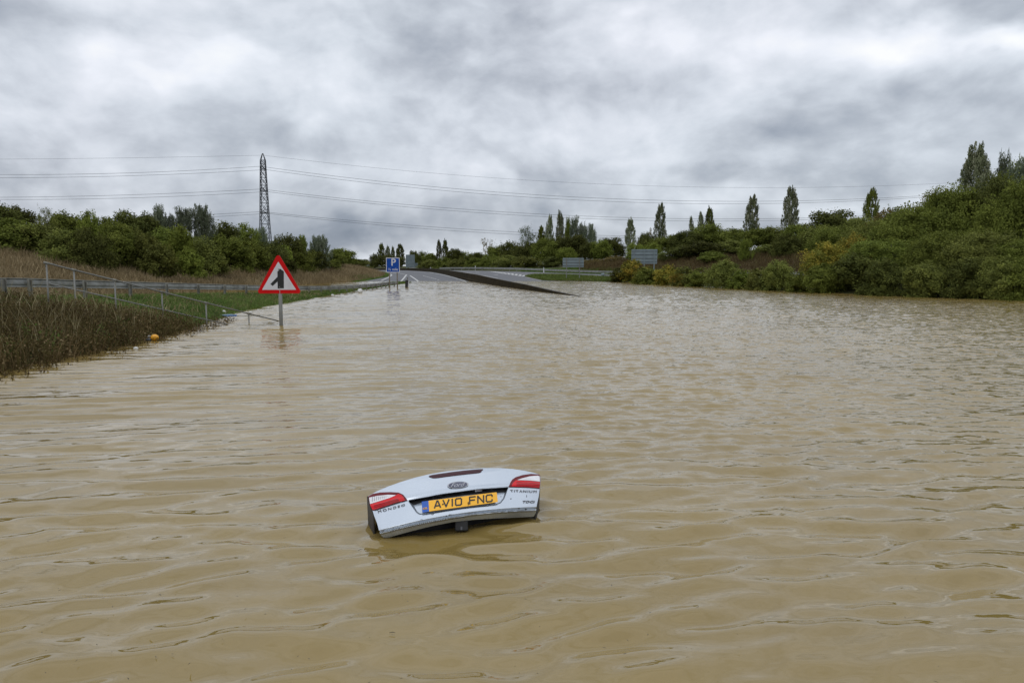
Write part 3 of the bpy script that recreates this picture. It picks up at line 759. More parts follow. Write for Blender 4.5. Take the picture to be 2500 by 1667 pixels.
 ('shrub','l_yellow',1628,645,70,77.5,'orange-tinted bush right of the large grey sign back',GS),
 ('shrub','l_olive',1672,650,64,73.5,'olive bush between the orange-tinted one and the taller green one',GS),
 ('shrub','l_yellow',1655,664,36,73,'small yellow bush low by the water right of the sign',GS),
 ('shrub','l_mid',1712,652,64,70.5,'green bush just left of the taller olive-green one by the water',GS),
 ('bush','l_olive',1765,632,84,67,'taller olive-green bush in the middle of the shore row',GS),
 ('shrub','l_mid',1812,656,60,64,'low green bush below the left rail glint',GS),
 ('shrub','l_olive',1855,652,70,61.5,'low olive bush between the two rail glints',GS),
 ('bush','l_olive',1900,632,76,59.5,'pointed olive bush between the rail glints nearest the yellow bushes',GS),
 ('shrub','l_mid',1952,660,70,56.5,'low pale green bush in the gap left of the yellow bushes',GS),
 ('bush','l_yellow',2015,588,110,62,'yellow-leaved bush at the left end of the big right-hand wood',GS),
 ('bush','l_yellow',2075,570,110,62,'yellow-topped bush just right of the first yellow-leaved one',GS),
 ('bush','l_mid',2015,640,100,55,'green bush at the water below the yellow-leaved one',GS),
 ('bush','l_dark',2095,615,130,54,'dark bush at the water below the yellow-topped one',GS),
 ('big','l_mid',2180,580,170,54,'broad green bush in the middle of the right shore',GS),
 ('bush','l_dark',2160,628,100,50,'dark low bush overhanging the water in mid right shore',GS),
 ('big','l_mid',2290,560,180,52,'large green bush on the right shore left of the olive one',GS),
 ('bush','l_olive',2268,636,104,47.5,'olive low bush overhanging the water',GS),
 ('big','l_olive',2395,560,180,49,'large olive bush on the right shore below the dark tree',GS),
 ('bush','l_dark',2352,628,104,46,'dark low bush over the water near the right edge',GS),
 ('big','l_mid',2500,580,170,47,'large green bush at the right edge above the water',GS),
 ('bush','l_olive',2440,622,112,44.5,'bushy olive shrub low at the water near the right edge',GS),
 ('bush','l_mid',2516,630,112,43,'green low bush at the right edge of the shore',GS),
]
for k_, mt, px, top, w, Y, lab, gp in T:
    plant(k_, mt, px, top, w, Y, lab, group=gp)

# ------------------------------------------------------------------ grasses (uncountable cover)
def blades(n, pts, hmin, hmax, width, rg, lean=.35, rows=1):
    """curved tapered blades; pts (n,3) roots"""
    h = hmin + (hmax - hmin) * rg.random(n) ** 1.3; a = rg.random(n) * 2 * PI
    side = np.stack([np.cos(a), np.sin(a), np.zeros(n)], 1) * width * (.6 + .8 * rg.random((n, 1))) / 2
    ln = rg.normal(size=(n, 3)) * lean; ln[:, 2] = 0
    mid = pts + np.stack([ln[:, 0] * h * .3, ln[:, 1] * h * .3, h * .55], 1)
    tip = pts + np.stack([ln[:, 0] * h, ln[:, 1] * h, h * (1 - .2 * np.abs(ln[:, 0]))], 1)
    v = np.stack([pts - side, pts + side, mid + side * .75, mid - side * .75, tip + side * .15, tip - side * .15], 1).reshape(-1, 3)
    i = np.arange(n)[:, None] * 6
    f_ = np.concatenate([i + [[0, 1, 2, 3]], i + [[3, 2, 4, 5]]], 0)
    return v, f_
def grass_stuff(name, n, X, Y, hmin, hmax, width, mat, label, seed, leaf=0, lean=.35, cat='grass'):
    rg = np.random.default_rng(seed)
    Z = hgt(X, Y) - .02; pts = np.stack([X, Y, Z], 1); n = len(X)
    cl_ = .5 + .5 * vnoise(X, Y, 1.1, seed) ; cl_ = np.clip(cl_ + rg.normal(size=n) * .12, 0, 1)
    hs = (.55 + .7 * (.5 + .5 * vnoise(X, Y, 1.1, seed + 5)))
    v, f_ = blades(n, pts, hmin, hmax, width, rg, lean)
    v = v.reshape(n, 6, 3); v[:, :, 2] = Z[:, None] + (v[:, :, 2] - Z[:, None]) * hs[:, None]; v = v.reshape(-1, 3)
    rnd = np.tile(rg.random(n), 2); clp = np.tile(cl_, 2)
    if leaf:
        j = np.repeat(np.arange(n), leaf); t_ = rg.random(len(j))
        hh = (hmin + (hmax - hmin) * .6) * hs[j]
        C = pts[j] + np.stack([rg.normal(size=len(j)) * .05, rg.normal(size=len(j)) * .05, .05 + t_ * hh], 1)
        lv, lf = leaf_quads(C, .028, rg, .2, .5)
        f_ = np.concatenate([f_, lf + len(v)]); v = np.concatenate([v, lv])
        rnd = np.concatenate([rnd, rg.random(len(lf))]); clp = np.concatenate([clp, cl_[j]])
    me = np_mesh(name, v, f_); face_attr(me, 'rnd', rnd); face_attr(me, 'clump', clp)
    return tag(link(name, me, None, mat), label, cat, kind='stuff')
M['g_dry'] = leafmat('dry_grass', [tuple(c * 2.9 for c in q) for q in ((.034, .026, .012), (.070, .052, .026), (.105, .080, .042), (.19, .155, .092))], .15)
M['g_green'] = leafmat('green_grass', [tuple(c * 2.1 for c in q) for q in ((.028, .030, .010), (.036, .056, .012), (.060, .090, .018), (.095, .088, .036))], .2)
M['g_brush'] = leafmat('dead_stems', [tuple(c * 2.1 for c in q) for q in ((.014, .010, .004), (.038, .025, .011), (.044, .038, .012), (.072, .050, .022), (.17, .130, .070))], .1)
rg = np.random.default_rng(5)
# dry grass on the left bank
n = 150000; Y = 16 + 120 * rg.random(n) ** 1.25; X = xt(Y) - 19 * rg.random(n) ** 1.1 + .3
grass_stuff('dry_grass', n, X, Y, .25, .75, .028, M['g_dry'], 'brown dry long grass covering the left bank', 11)
# dry patches on the right bank
n = 50000; X = 13 + 70 * rg.random(n); Y = yr(X) + 6 + 26 * rg.random(n)
M['g_scrub'] = leafmat('dry_scrub', [tuple(c * 2.1 for c in q) for q in ((.022, .016, .007), (.044, .030, .013), (.060, .044, .018), (.050, .056, .014))], .15)
grass_stuff('dry_scrub', n, X, Y, .4, 1.1, .05, M['g_scrub'], 'reddish brown dry scrub covering the slope behind the right guardrail', 12)
# green verge, left
n = 140000; Y = 18 + 68 * rg.random(n) ** 1.5; a = rg.random(n); X = xs(Y) + .15 + (xr(Y) - 1.3 - xs(Y)) * a
grass_stuff('verge_grass', n, X, Y, .05, .20, .016, M['g_green'], 'green grass on the strip between the left guardrail and the water', 13, lean=.6)
n = 8000; Y = 18 + 60 * rg.random(n) ** 1.4; a = rg.random(n); X = xs(Y) + (xr(Y) - 1.3 - xs(Y)) * a
grass_stuff('verge_straw', n, X, Y, .08, .34, .014, M['g_dry'], 'thin brown straw mixed into the green verge by the water', 23, lean=.6)
n = 12000; Y = 62 + 26 * rg.random(n); X = xs(Y) + .3 - 1.2 * rg.random(n)
grass_stuff('verge_tip_grass', n, X, Y, .06, .22, .03, M['g_green'], 'green grass tuft at the tip of the strip beside the slip road', 17, lean=.5)
# green verge on slip side toe
n = 30000; Y = 92 + 55 * rg.random(n); X = xt(Y) + .9 - 2.4 * rg.random(n)
grass_stuff('bank_foot_grass', n, X, Y, .1, .30, .04, M['g_green'], 'green grass at the foot of the left bank beside the slip road', 14)
# dead brush near left
n = 30000; Y = 9.5 + 15.5 * rg.random(n); a = rg.random(n)
X = xs(Y) + .30 - .8 * a ** 2 * 0 + (-17 - xs(Y)) * a
X += rg.normal(size=n) * .12
lim = -9.4 - (Y - 20) * 0.1
keep = (Y < 20.6 + 2.6 * ss(-10.8, -9.4, X) + .8 * rg.normal(size=n) * (X > -12.5)) ; X, Y = X[keep], Y[keep]
grass_stuff('dead_brush', n, X, Y, .12, .75, .017, M['g_brush'], 'dense dark brown dead weeds on the bank at the left edge by the water', 15, leaf=4, lean=.25, cat='weeds')
n = 1500; Y = 11 + 10 * rg.random(n); X = xs(Y) - .1 - 5.5 * rg.random(n)
M['g_straw'] = leafmat('straw', [(.12, .095, .045), (.22, .18, .10), (.34, .29, .18)], .1)
grass_stuff('straw_stalks', n, X, Y, .4, 1.15, .013, M['g_straw'], 'pale straw stalks standing among the dead weeds', 21, lean=.22, cat='weeds')
n = 5000; Y = 10 + 12 * rg.random(n); X = xs(Y) - 6.5 * rg.random(n); kp = vnoise(X, Y, 1.7, 33) > .42; X, Y = X[kp], Y[kp]
grass_stuff('green_weeds', n, X, Y, .15, .62, .016, M['g_green'], 'green leafy weeds growing through the dead stems in patches', 22, leaf=5, lean=.4, cat='weeds')
# drowned sprigs at the water edge
n = 700; Y = 11.5 + 15 * rg.random(n); X = xs(Y) + .9 * rg.random(n) ** 1.6
Zk = np.maximum(hgt(X, Y), -.25)
rr_ = np.random.default_rng(44)
pts = np.stack([X, Y, np.full(n, -.12)], 1); v, f_ = blades(n, pts, .16, .42, .010, rr_, .5)
j = np.repeat(np.arange(n), 5); C = pts[j] + np.stack([rr_.normal(size=len(j)) * .04, rr_.normal(size=len(j)) * .04, .12 + rr_.random(len(j)) * .16], 1)
lv, lf = leaf_quads(C, .022, rr_, .2, .5); f_ = np.concatenate([f_, lf + len(v)]); v = np.concatenate([v, lv])
me = np_mesh('drowned_weeds', v, f_); face_attr(me, 'rnd', rr_.random(len(f_))); face_attr(me, 'clump', rr_.random(len(f_)))
tag(link('drowned_weeds', me, None, M['g_brush']), 'sparse brown weed tips sticking out of the shallow water at the left', 'weeds', kind='stuff')
# grass island on the right
isl = [(1282, 676), (1302, 672.3), (1340, 672.2), (1382, 673), (1426, 675.5), (1492, 679)]
front = [(1322, 684.8), (1337, 685.6), (1390, 686.6), (1440, 687.6), (1490, 689.5)]
ib = [roadG(*p) for p in isl]; fb = [roadG(*p) for p in front]
ipoly = [(p.x, p.y) for p in ib] + [(24, 104), (24, 90)] + [(p.x, p.y) for p in fb[::-1]]
ipoly[-len(fb):] = [(x_, y_) for x_, y_ in ipoly[-len(fb):]]
def inpoly(X, Y, poly):
    r = np.zeros(len(X), bool); n_ = len(poly)
    for i in range(n_):
        x1, y1 = poly[i]; x2, y2 = poly[(i + 1) % n_]
        cnd = ((y1 > Y) != (y2 > Y)) & (X < (x2 - x1) * (Y - y1) / (y2 - y1 + 1e-12) + x1)
        r ^= cnd
    return r
bm = bmesh.new(); f0 = bm.faces.new([bm.verts.new((x_, y_, 0)) for x_, y_ in ipoly])
for yc in np.arange(90, 145, 2.0): bmesh.ops.bisect_plane(bm, geom=bm.faces[:] + bm.edges[:] + bm.verts[:], plane_co=(0, yc, 0), plane_no=(0, 1, 0))
for v_ in bm.verts: v_.co.z = float(prof(v_.co.y)) + .06
ex = bmesh.ops.extrude_face_region(bm, geom=bm.faces[:])
for g_ in ex['geom']:
    if isinstance(g_, bmesh.types.BMVert): g_.co.z -= .3
me = bpy.data.meshes.new('grass_island'); bmesh.ops.recalc_face_normals(bm, faces=bm.faces); bm.to_mesh(me); bm.free()
tag(link('grass_island', me, None, pmat('island_soil', (.06, .07, .025), .95, 0, (.07, .055, .03), 1.0)), 'grassy traffic island between the carriageway and the slip lane', 'verge', kind='structure')
n = 90000; X = rg.uniform(1, 24, n); Y = rg.uniform(90, 140, n); kp = inpoly(X, Y, ipoly); X, Y = X[kp], Y[kp]
Zi = prof(Y) + .05; pts = np.stack([X, Y, Zi], 1); v, f_ = blades(len(X), pts, .12, .38, .05, rg, .5)
me = np_mesh('island_grass', v, f_); face_attr(me, 'rnd', np.tile(rg.random(len(X)), 2)); face_attr(me, 'clump', np.tile(np.clip(.5 + .6 * vnoise(X, Y, .6, 2), 0, 1), 2))
M['g_island'] = leafmat('island_grass', [tuple(c * 1.45 for c in q) for q in ((.040, .050, .012), (.060, .082, .016), (.100, .095, .028))], .2)
tag(link('island_grass', me, None, M['g_island']), 'green and straw coloured grass on the island beside the slip lane', 'grass', kind='stuff')
n = 60000; X = 2 + 26 * rg.random(n); Y = yr(X) - 2.5 + 14 * rg.random(n)
grass_stuff('far_verge_grass', n, X, Y, .1, .35, .05, M['g_green'], 'green grass behind and below the right guardrail', 16)

# ------------------------------------------------------------------ guardrails
WPROF = [(0, .155), (.02, .155), (.055, .12), (.055, .08), (.015, .045), (.015, .0), (.015, -.045), (.055, -.08), (.055, -.12), (.02, -.155), (0, -.155),
         (-.012, -.145), (.038, -.112), (.038, -.085), (-.004, -.045), (-.004, .045), (.038, .085), (.038, .112), (-.012, .145)]
def guardrail(pts, posts, label, cat='guardrail', scale=1.0, post_h=.8, side=1, flip=1):
    """pts: world xyz of beam centre; posts: world xyz of the same line"""
    root = empty('guardrail', (pts[0][0], pts[0][1], pts[0][2] - .5)); tag(root, label, cat)
    inv = Matrix.Translation(-root.location)
    mb = MB(); mb.sweep(pts, [(a * flip * scale, b_ * scale) for a, b_ in WPROF]); o = mb.build('beam', M['rail'], root); o.data.transform(inv)
    for p in posts:
        mp = MB(); d = Vector((p[3], p[4], 0)).normalized() if len(p) > 3 else Vector((0, 1, 0))
        l = Vector((d.y, -d.x, 0)); c_ = Vector(p[:3]) + l * (.075 * side)
        Mx = Matrix(((l.x, d.x, 0), (l.y, d.y, 0), (0, 0, 1)))
        w_ = .13
        mp.box(c_ + Vector((0, 0, .10 - post_h / 2)), (.012, w_, post_h), Mx)
        for s_ in (-1, 1): mp.box(c_ + d * (s_ * w_ / 2) + l * (.03 * side) + Vector((0, 0, .10 - post_h / 2)), (.055, .010, post_h), Mx)
        o = mp.build('post', M['railpost'], root); o.data.transform(inv)
    return root
LR = [(-160, 19.0, 671.5), (0, 20.6, 676), (63, 21.6, 677), (198, 24.2, 682), (310, 27, 685.5), (400, 30, 688.5), (478, 33.3, 691), (543, 36, 693), (596, 38.5, 694.5), (642, 41, 696),
      (682, 43.2, 696.5), (719, 45.3, 697), (751, 47.2, 697), (780, 49, 697), (803, 51, 697), (825, 53, 696.5), (843, 55, 696), (860, 57, 695.2), (877, 59, 694.2),
      (892, 61, 693.2), (906, 63, 692.2), (917, 65, 691.2), (929, 67, 690), (939, 68.7, 689), (947, 70.3, 688), (960, 72, 687.5), (972, 74, 687.5)]
beam, posts = [], []
for i, (px, Y, pt) in enumerate(LR):
    p = P(px, pt, Y); p.z -= .15; beam.append(p)
for i, p in enumerate(beam):
    d = beam[min(i + 1, len(beam) - 1)] - beam[max(i - 1, 0)]
    if i < len(beam) - 1 : posts.append((p.x, p.y, p.z, d.x, d.y))
guardrail(beam, posts, 'long steel guardrail on the left verge running into the water beside the parking sign', post_h=.75, side=1, flip=-1, scale=.8)
RR = [(1000, 240, 653.8), (1065, 215, 653.5), (1110, 200, 653.0), (1160, 188, 652.8), (1210, 177, 653.2), (1260, 165, 654.2), (1310, 156, 656), (1370, 147, 658.3), (1425, 141, 660), (1480, 135, 661.8), (1540, 129, 663), (1600, 124, 664), (1680, 118, 665), (1760, 113, 665.6), (1820, 110, 665.8), (1870, 107, 665.8), (1920, 104, 665), (1965, 101, 664.3), (2050, 96, 663.5)]
beam = [P(px, pt, Y) - Vector((0, 0, .18)) for px, Y, pt in RR]
posts = []
for i in range(len(beam) - 1):
    a, b_ = beam[i], beam[i + 1]; d = b_ - a; k = max(1, int(d.length / 3.4))
    for j in range(k):
        p = a.lerp(b_, j / k); posts.append((p.x, p.y, p.z, d.x, d.y))
guardrail(beam, posts, 'pale guardrail on the far right of the road, curving behind the bushes', scale=1.15, post_h=.8, side=-1, flip=1)
# rail end beside the island
e0 = P(1473, 671.5, 112); e1 = P(1520, 674.5, 108)
root = empty('guardrail_end', e0 - Vector((0, 0, .6))); tag(root, 'short guardrail end with a blunt grey terminal at the right of the grass island', 'guardrail')
mb = MB(); mb.sweep([e0 - root.location, e1 - root.location], [(a, b_) for a, b_ in WPROF]); mb.build('beam', M['rail'], root)
mb = MB(); mb.tube([Vector((-.05, 0, .42)), Vector((-.12, 0, .85))], [.2, .26], 10); mb.build('terminal', M['signgrey'], root, True)
for s_ in (0.05, 1.4, 2.6): mb = MB(); mb.box(Vector((s_, .05 - s_ * .09, .1)), (.1, .1, 1.0)); mb.build('post', M['railpost'], root)

# ------------------------------------------------------------------ concrete central barrier
def zr_top(Y): return float(ip(Y, [15, 30, 47.5, 61, 75, 89, 104, 120, 150, 185, 215, 238], [-.75, -.40, .0, .40, .64, .85, 1.0, 1.13, 1.36, 1.35, 1.26, 1.2]))
wl_pts = []
for Y in list(np.arange(34, 238, 3.0)):
    s_ = .0
    wl_pts.append(Vector((wx_(Y), Y, zr_top(Y))))
# smooth in plan
for _ in range(4):
    wl_pts = [wl_pts[0]] + [Vector(((wl_pts[i - 1].x + 2 * wl_pts[i].x + wl_pts[i + 1].x) / 4, wl_pts[i].y, wl_pts[i].z)) for i in range(1, len(wl_pts) - 1)] + [wl_pts[-1]]
root = empty('concrete_barrier', (wx_(60), 60, float(prof(60)))); tag(root, 'long mossy concrete central barrier rising out of the flood between the carriageways', 'barrier')
inv = Matrix.Translation(-root.location)
mb = MB(); mb.sweep(wl_pts, [(-.27, -1.5), (-.27, -.72), (-.20, -.62), (-.11, 0), (.11, 0), (.20, -.62), (.27, -.72), (.27, -1.5)]); o = mb.build('wall', M['concrete'], root); o.data.transform(inv)
mb = MB(); mb.sweep([p + Vector((0, 0, .003)) for p in wl_pts], [(-.085, 0), (-.085, .014), (.105, .014), (.105, 0)]); o = mb.build('capping', M['conc_top'], root); o.data.transform(inv)

# ------------------------------------------------------------------ text helper
def text_mesh(s, size=1.0, shear=0.0, bold=0.0, spacing=1.0):
    cu = bpy.data.curves.new('t', 'FONT'); cu.body = s; cu.size = size; cu.shear = shear; cu.offset = bold; cu.space_character = spacing
    cu.align_x = 'CENTER'; cu.align_y = 'CENTER'; cu.resolution_u = 4
    ob = bpy.data.objects.new('t', cu); COL.objects.link(ob)
    dg = bpy.context.evaluated_depsgraph_get(); me = bpy.data.meshes.new_from_object(ob.evaluated_get(dg))
    bpy.data.objects.remove(ob); bpy.data.curves.remove(cu)
    me.materials.clear()
    return me
def flat_poly(name, pts, mat, parent, y=0.0, th=.004, M4=None):
    """polygon in local XZ, thickness towards +Y, front face at y"""
    bm = bmesh.new(); f_ = bm.faces.new([bm.verts.new((a, y, b_)) for a, b_ in pts])
    ex = bmesh.ops.extrude_face_region(bm, geom=[f_])
    for g_ in ex['geom']:
        if isinstance(g_, bmesh.types.BMVert): g_.co.y += th
    bmesh.ops.recalc_face_normals(bm, faces=bm.faces)
    me = bpy.data.meshes.new(name); bm.to_mesh(me); bm.free()
    return link(name, me, parent, mat)
def round_poly(pts, r, n=6):
    out = []; N = len(pts)
    for i in range(N):
        p = Vector(pts[i]); a = (Vector(pts[i - 1]) - p).normalized(); b_ = (Vector(pts[(i + 1) % N]) - p).normalized()
        ang = a.angle(b_); t_ = r / math.tan(ang / 2); c_ = p + (a + b_).normalized() * (r / math.sin(ang / 2))
        s0 = p + a * t_ - c_; s1 = p + b_ * t_ - c_; a0 = math.atan2(s0.y, s0.x); a1 = math.atan2(s1.y, s1.x)
        dl = (a1 - a0 + PI) % (2 * PI) - PI
        out += [(c_.x + r * math.cos(a0 + dl * k / n), c_.y + r * math.sin(a0 + dl * k / n)) for k in range(n + 1)]
    return out
def text_on(name, s, size, x, z_, mat, parent, y=-.003, **kw):
    me = text_mesh(s, size, **kw); me.transform(Matrix.Rotation(PI / 2, 4, 'X')); me.transform(Matrix.Translation((x, y, z_)))
    return link(name, me, parent, mat)

# ------------------------------------------------------------------ warning triangle sign
base = W(685.5, 794); Yt = base.y
s_ = Yt / FPX
pc = P(684, 716, Yt)                   # bottom middle of triangle
root = empty('warning_sign', (base.x, Yt, 0), R(3)); tag(root, 'red bordered triangular warning sign with black side-road arrow standing in the flood', 'road sign')
zt = P(684, 627, Yt).z; zb = P(684, 716.5, Yt).z; hw = 51.5 * s_; dx = (684 - 685.5) * s_
tri = [(dx - hw * 1.06, zb - .0), (dx + hw * 1.06, zb), (dx, zt + .12)]
flat_poly('sign_plate', round_poly(tri, .07), M['red'], root, 0, .02)
zi0, zi1 = P(684, 707.5, Yt).z, P(684, 638.5, Yt).z
hi = 41 * s_
flat_poly('white_field', round_poly([(dx - hi, zi0), (dx + hi, zi0), (dx, zi1)], .008, 3), M['white'], root, -.004, .003)
def TP(x_, y_): # zoom8 pixel (scale 4.354, origin 560,600)
    px = 560 + x_ / 4.354; py = 600 + y_ / 4.354; p = P(px, py, Yt); return (p.x - base.x, p.z)
sym = [TP(*q_) for q_ in [(515, 454), (579, 452), (578, 272), (543, 246), (512, 274), (512, 330), (438, 407), (461, 428), (512, 380)]]
flat_poly('arrow_symbol', sym, M['black'], root, -.008, .003)
mb = MB(); mb.tube([(0, .055, -1.6), (0, .055, zt - .25)], .057, 14); mb.build('post', M['steel'], root, True)
for zz in (zb + .2, zb + .75):
    mb = MB(); mb.box((0, .04, zz), (.34, .03, .05)); mb.tube([(0, .055, zz - .022), (0, .055, zz + .022)], .066, 14); mb.build('clamp', M['steel'], root)

# ------------------------------------------------------------------ parking sign
base = W(957.5, 701); Yp = base.y; s_ = Yp / FPX
root = empty('parking_sign', (base.x, Yp, 0), R(2)); tag(root, 'blue parking sign with white P and mile text on two posts in the water', 'road sign')
def QP(x_, y_):
    px = 900 + x_ / 9.046; py = 620 + y_ / 9.046; p = P(px, py, Yp); return (p.x - base.x, p.z)
a = QP(382, 82); b_ = QP(688, 412)
x0, z1, x1, z0 = a[0], a[1], b_[0], b_[1]
flat_poly('sign_plate', round_poly([(x0, z0), (x1, z0), (x1, z1), (x0, z1)], .08), M['white'], root, 0, .02)
bd = .06
flat_poly('blue_field', round_poly([(x0 + bd, z0 + bd), (x1 - bd, z0 + bd), (x1 - bd, z1 - bd), (x0 + bd, z1 - bd)], .05), M['blue'], root, -.004, .003)
pcx, pcz = QP(543, 192)
text_on('letter', 'P', .86, pcx + .01, pcz - .0, M['white'], root, -.008, bold=.014)
mcx, mcz = QP(540, 343)
text_on('lettering', '\u00bd mile', .31, mcx, mcz, M['white'], root, -.008, bold=.004)
for x_ in (QP(452, 0)[0], QP(622, 0)[0]):
    mb = MB(); mb.tube([(x_, .075, -1.2), (x_, .075, z1 - .1)], .05, 12); mb.build('post', pmat('sign_post_brown', (.20, .17, .13), .7, .1, (.13, .11, .08), 2.0), root, True)

# ------------------------------------------------------------------ sign backs
def sign_back(px0, px1, py0, py1, Y, posts, rz, label, rails=3, ground=None, post_mat='signdark', ribs=False):
    c_ = P((px0 + px1) / 2, (py0 + py1) / 2, Y); w_ = (px1 - px0) * Y / FPX; h_ = (py1 - py0) * Y / FPX
    zg = h1(c_.x, Y) if ground is None else ground
    root = empty('sign_back', (c_.x, Y, zg), rz); tag(root, label, 'road sign')
    zc_ = c_.z - zg
    flat_poly('panel', round_poly([(-w_ / 2, zc_ - h_ / 2), (w_ / 2, zc_ - h_ / 2), (w_ / 2, zc_ + h_ / 2), (-w_ / 2, zc_ + h_ / 2)], .08), M['signgrey'], root, 0, .03)
    for i in range(rails):
        z_ = zc_ + h_ * ((i + .5) / rails - .5)
        mb = MB(); mb.box((0, -.022, z_), (w_ * .98, .04, .045)); mb.build('bracing', M['signdark'], root)
    for q_ in posts:
        mb = MB(); x_ = q_ * w_
        mb.box((x_, -.085, (zc_ + h_ * .46 - .6) / 2), (.11, .08, zc_ + h_ * .46 + .6)); mb.build('post', M[post_mat], root)
    return root
sign_back(1374, 1425, 630, 652.5, 100, (-.32, .30), R(-4), 'smaller grey road sign seen from behind on two posts by the grass island', 3, 0, 'steel')
sign_back(1542, 1604, 609, 644, 96, (-.40, 0, .38), R(-6), 'larger grey road sign seen from behind rising out of the yellow bushes', 4, .3, 'signgrey')
sign_back(991, 1012.5, 622, 652.5, 232, (-.40, 0, .40), R(10), 'tall grey road sign seen from behind beyond the road crest', 11, .7, 'signgrey')
sign_back(1011.5, 1020, 642.5, 651.5, 234, (-.2, .2), R(8), 'small pale sign panel just right of the tall grey sign back', 1, .7, 'signgrey')
sign_back(890.5, 901.5, 644.5, 654, 238, (-.25, .25), R(12), 'small grey sign at the far left where the road bends away', 2, .6, 'signgrey')

# ------------------------------------------------------------------ marker posts
b0 = W(992.3, 701)
root = empty('marker_post', (b0.x, b0.y, 0)); tag(root, 'leaning black and white marker post in the water right of the parking sign', 'marker post')
root.rotation_euler = (0, R(5), 0)
mb = MB(); mb.box((0, 0, .12), (.26, .07, 1.0)); mb.build('body', M['black'], root)
mb = MB(); mb.box((.17, .02, .28), (.08, .05, .62)); mb.build('white_edge', M['white'], root)
mb = MB(); mb.tube([(.02, 0, .62), (.03, 0, .86)], [.04, .05], 8); mb.build('reflector', M['steel'], root)
for px, py, Y, lab in ((1327.5, 658, 150, 'small white marker post by the guardrail above the grass island'), (1051, 656, 214, 'tiny white marker post on the verge beyond the barrier crest'), (1160.5, 653, 190, 'tiny white marker post behind the far guardrail')):
    c_ = P(px, py, Y); root = empty('marker_post', (c_.x, Y, c_.z - .3)); tag(root, lab, 'marker post')
    mb = MB(); mb.add([(-.12, -.04, -.6), (.12, -.04, -.6), (.12, .04, -.6), (-.12, .04, -.6), (-.06, -.03, .7), (.06, -.03, .7), (.06, .03, .7), (-.06, .03, .7)],
                      [(0, 1, 5, 4), (1, 2, 6, 5), (2, 3, 7, 6), (3, 0, 4, 7), (4, 5, 6, 7)]); mb.build('body', M['white'], root)

# ------------------------------------------------------------------ handrail
A = P(113, 642.5, 20.0); B = P(682, 784, 26.0)
root = empty('handrail', (A.x, A.y, h1(A.x, A.y))); tag(root, 'galvanised steel handrail sloping down the left bank into the flood', 'handrail')
inv = Matrix.Translation(-root.location)
D = (B - A); off = Vector((0, 0, -.52))
end = B + D * .12
mb = MB(); mb.tube([A + Vector((-.02, 0, -.10)), A + Vector((0, 0, -.02)), A + D * .012 + Vector((.02, 0, .004)), A + D * .04, end], .020, 10); o = mb.build('top_rail', M['steel'], root, True); o.data.transform(inv)
mb = MB(); mb.tube([A + off, A + D * .5 + off, A + D * .85 + off], .018, 10); o = mb.build('mid_rail', M['steel'], root, True); o.data.transform(inv)
for px in (112, 185, 283, 396, 503, 607):
    # parameter where the rail passes this pixel column
    t_ = min(np.linspace(0, 1, 400), key=lambda u: abs((A + D * u).x / (A + D * u).y * FPX / 1.0 - (px - 1250) * 1.0 * (1.0)))
    p = A + D * t_
    zg = h1(p.x, p.y) - .3
    mb = MB(); mb.tube([p, (p.x, p.y, min(zg, p.z - .5))], .021, 10); o = mb.build('post', M['steel'], root, True); o.data.transform(inv)
    mb = MB(); mb.tube([p - D.normalized() * .06, p + D.normalized() * .06], .034, 10); o = mb.build('fitting', M['railpost'], root, True); o.data.transform(inv)

# ------------------------------------------------------------------ pylon and wires
PX, PY = -113.1, 355.0
ztop = P(647, 375, 355).z; adir = Vector((.10, -.995, 0)); ldir = Vector((.995, .10, 0))
root = empty('pylon', (PX, PY, 0), math.atan2(.10, .995)); tag(root, 'tall steel lattice electricity pylon behind the left bank trees', 'pylon')
def hwid(z_): return float(ip(z_, [0, 22, ztop - 3, ztop], [3.1, 1.85, 1.0, .12]))
def corner(i, z_):
    sx, sy = ((-1, -1), (1, -1), (1, 1), (-1, 1))[i]; w_ = hwid(z_); return Vector((sx * w_, sy * w_, z_))
levs = [0, 8, 15, 21, 26, 30.5, 34.5, 38.5, 42, 45.2, 48, ztop - 3]
for i in range(4):
    mb = MB(); mb.tube([corner(i, z_) for z_ in levs] + [corner(i, ztop)], .17, 5); mb.build('leg', M['pylon'], root)
for k in range(4):
    mb = MB()
    for a, b_ in zip(levs[:-1], levs[1:]):
        j = (k + 1) % 4; p00, p01, p10, p11 = corner(k, a), corner(j, a), corner(k, b_), corner(j, b_)
        mb.tube([p00, p11], .10, 4); mb.tube([p01, p10], .10, 4); mb.tube([p10, p11], .09, 4)
    mb.build('bracing', M['pylon'], root)
LV = [45.9, 35.9, 25.9]; ARM = 6.0
for z_ in LV:
    for s_ in (-1, 1):
        mb = MB(); w_ = hwid(z_); tip = Vector((0, s_ * ARM, z_ + .4))
        for sx in (-1, 1):
            mb.tube([Vector((sx * w_, s_ * w_, z_)), tip], .11, 4); mb.tube([Vector((sx * w_, s_ * w_, z_ + 1.8)), tip], .11, 4)
        mb.tube([Vector((-w_, s_ * w_, z_)), Vector((w_, s_ * w_, z_))], .1, 4)
        o = mb.build('crossarm', M['pylon'], root)
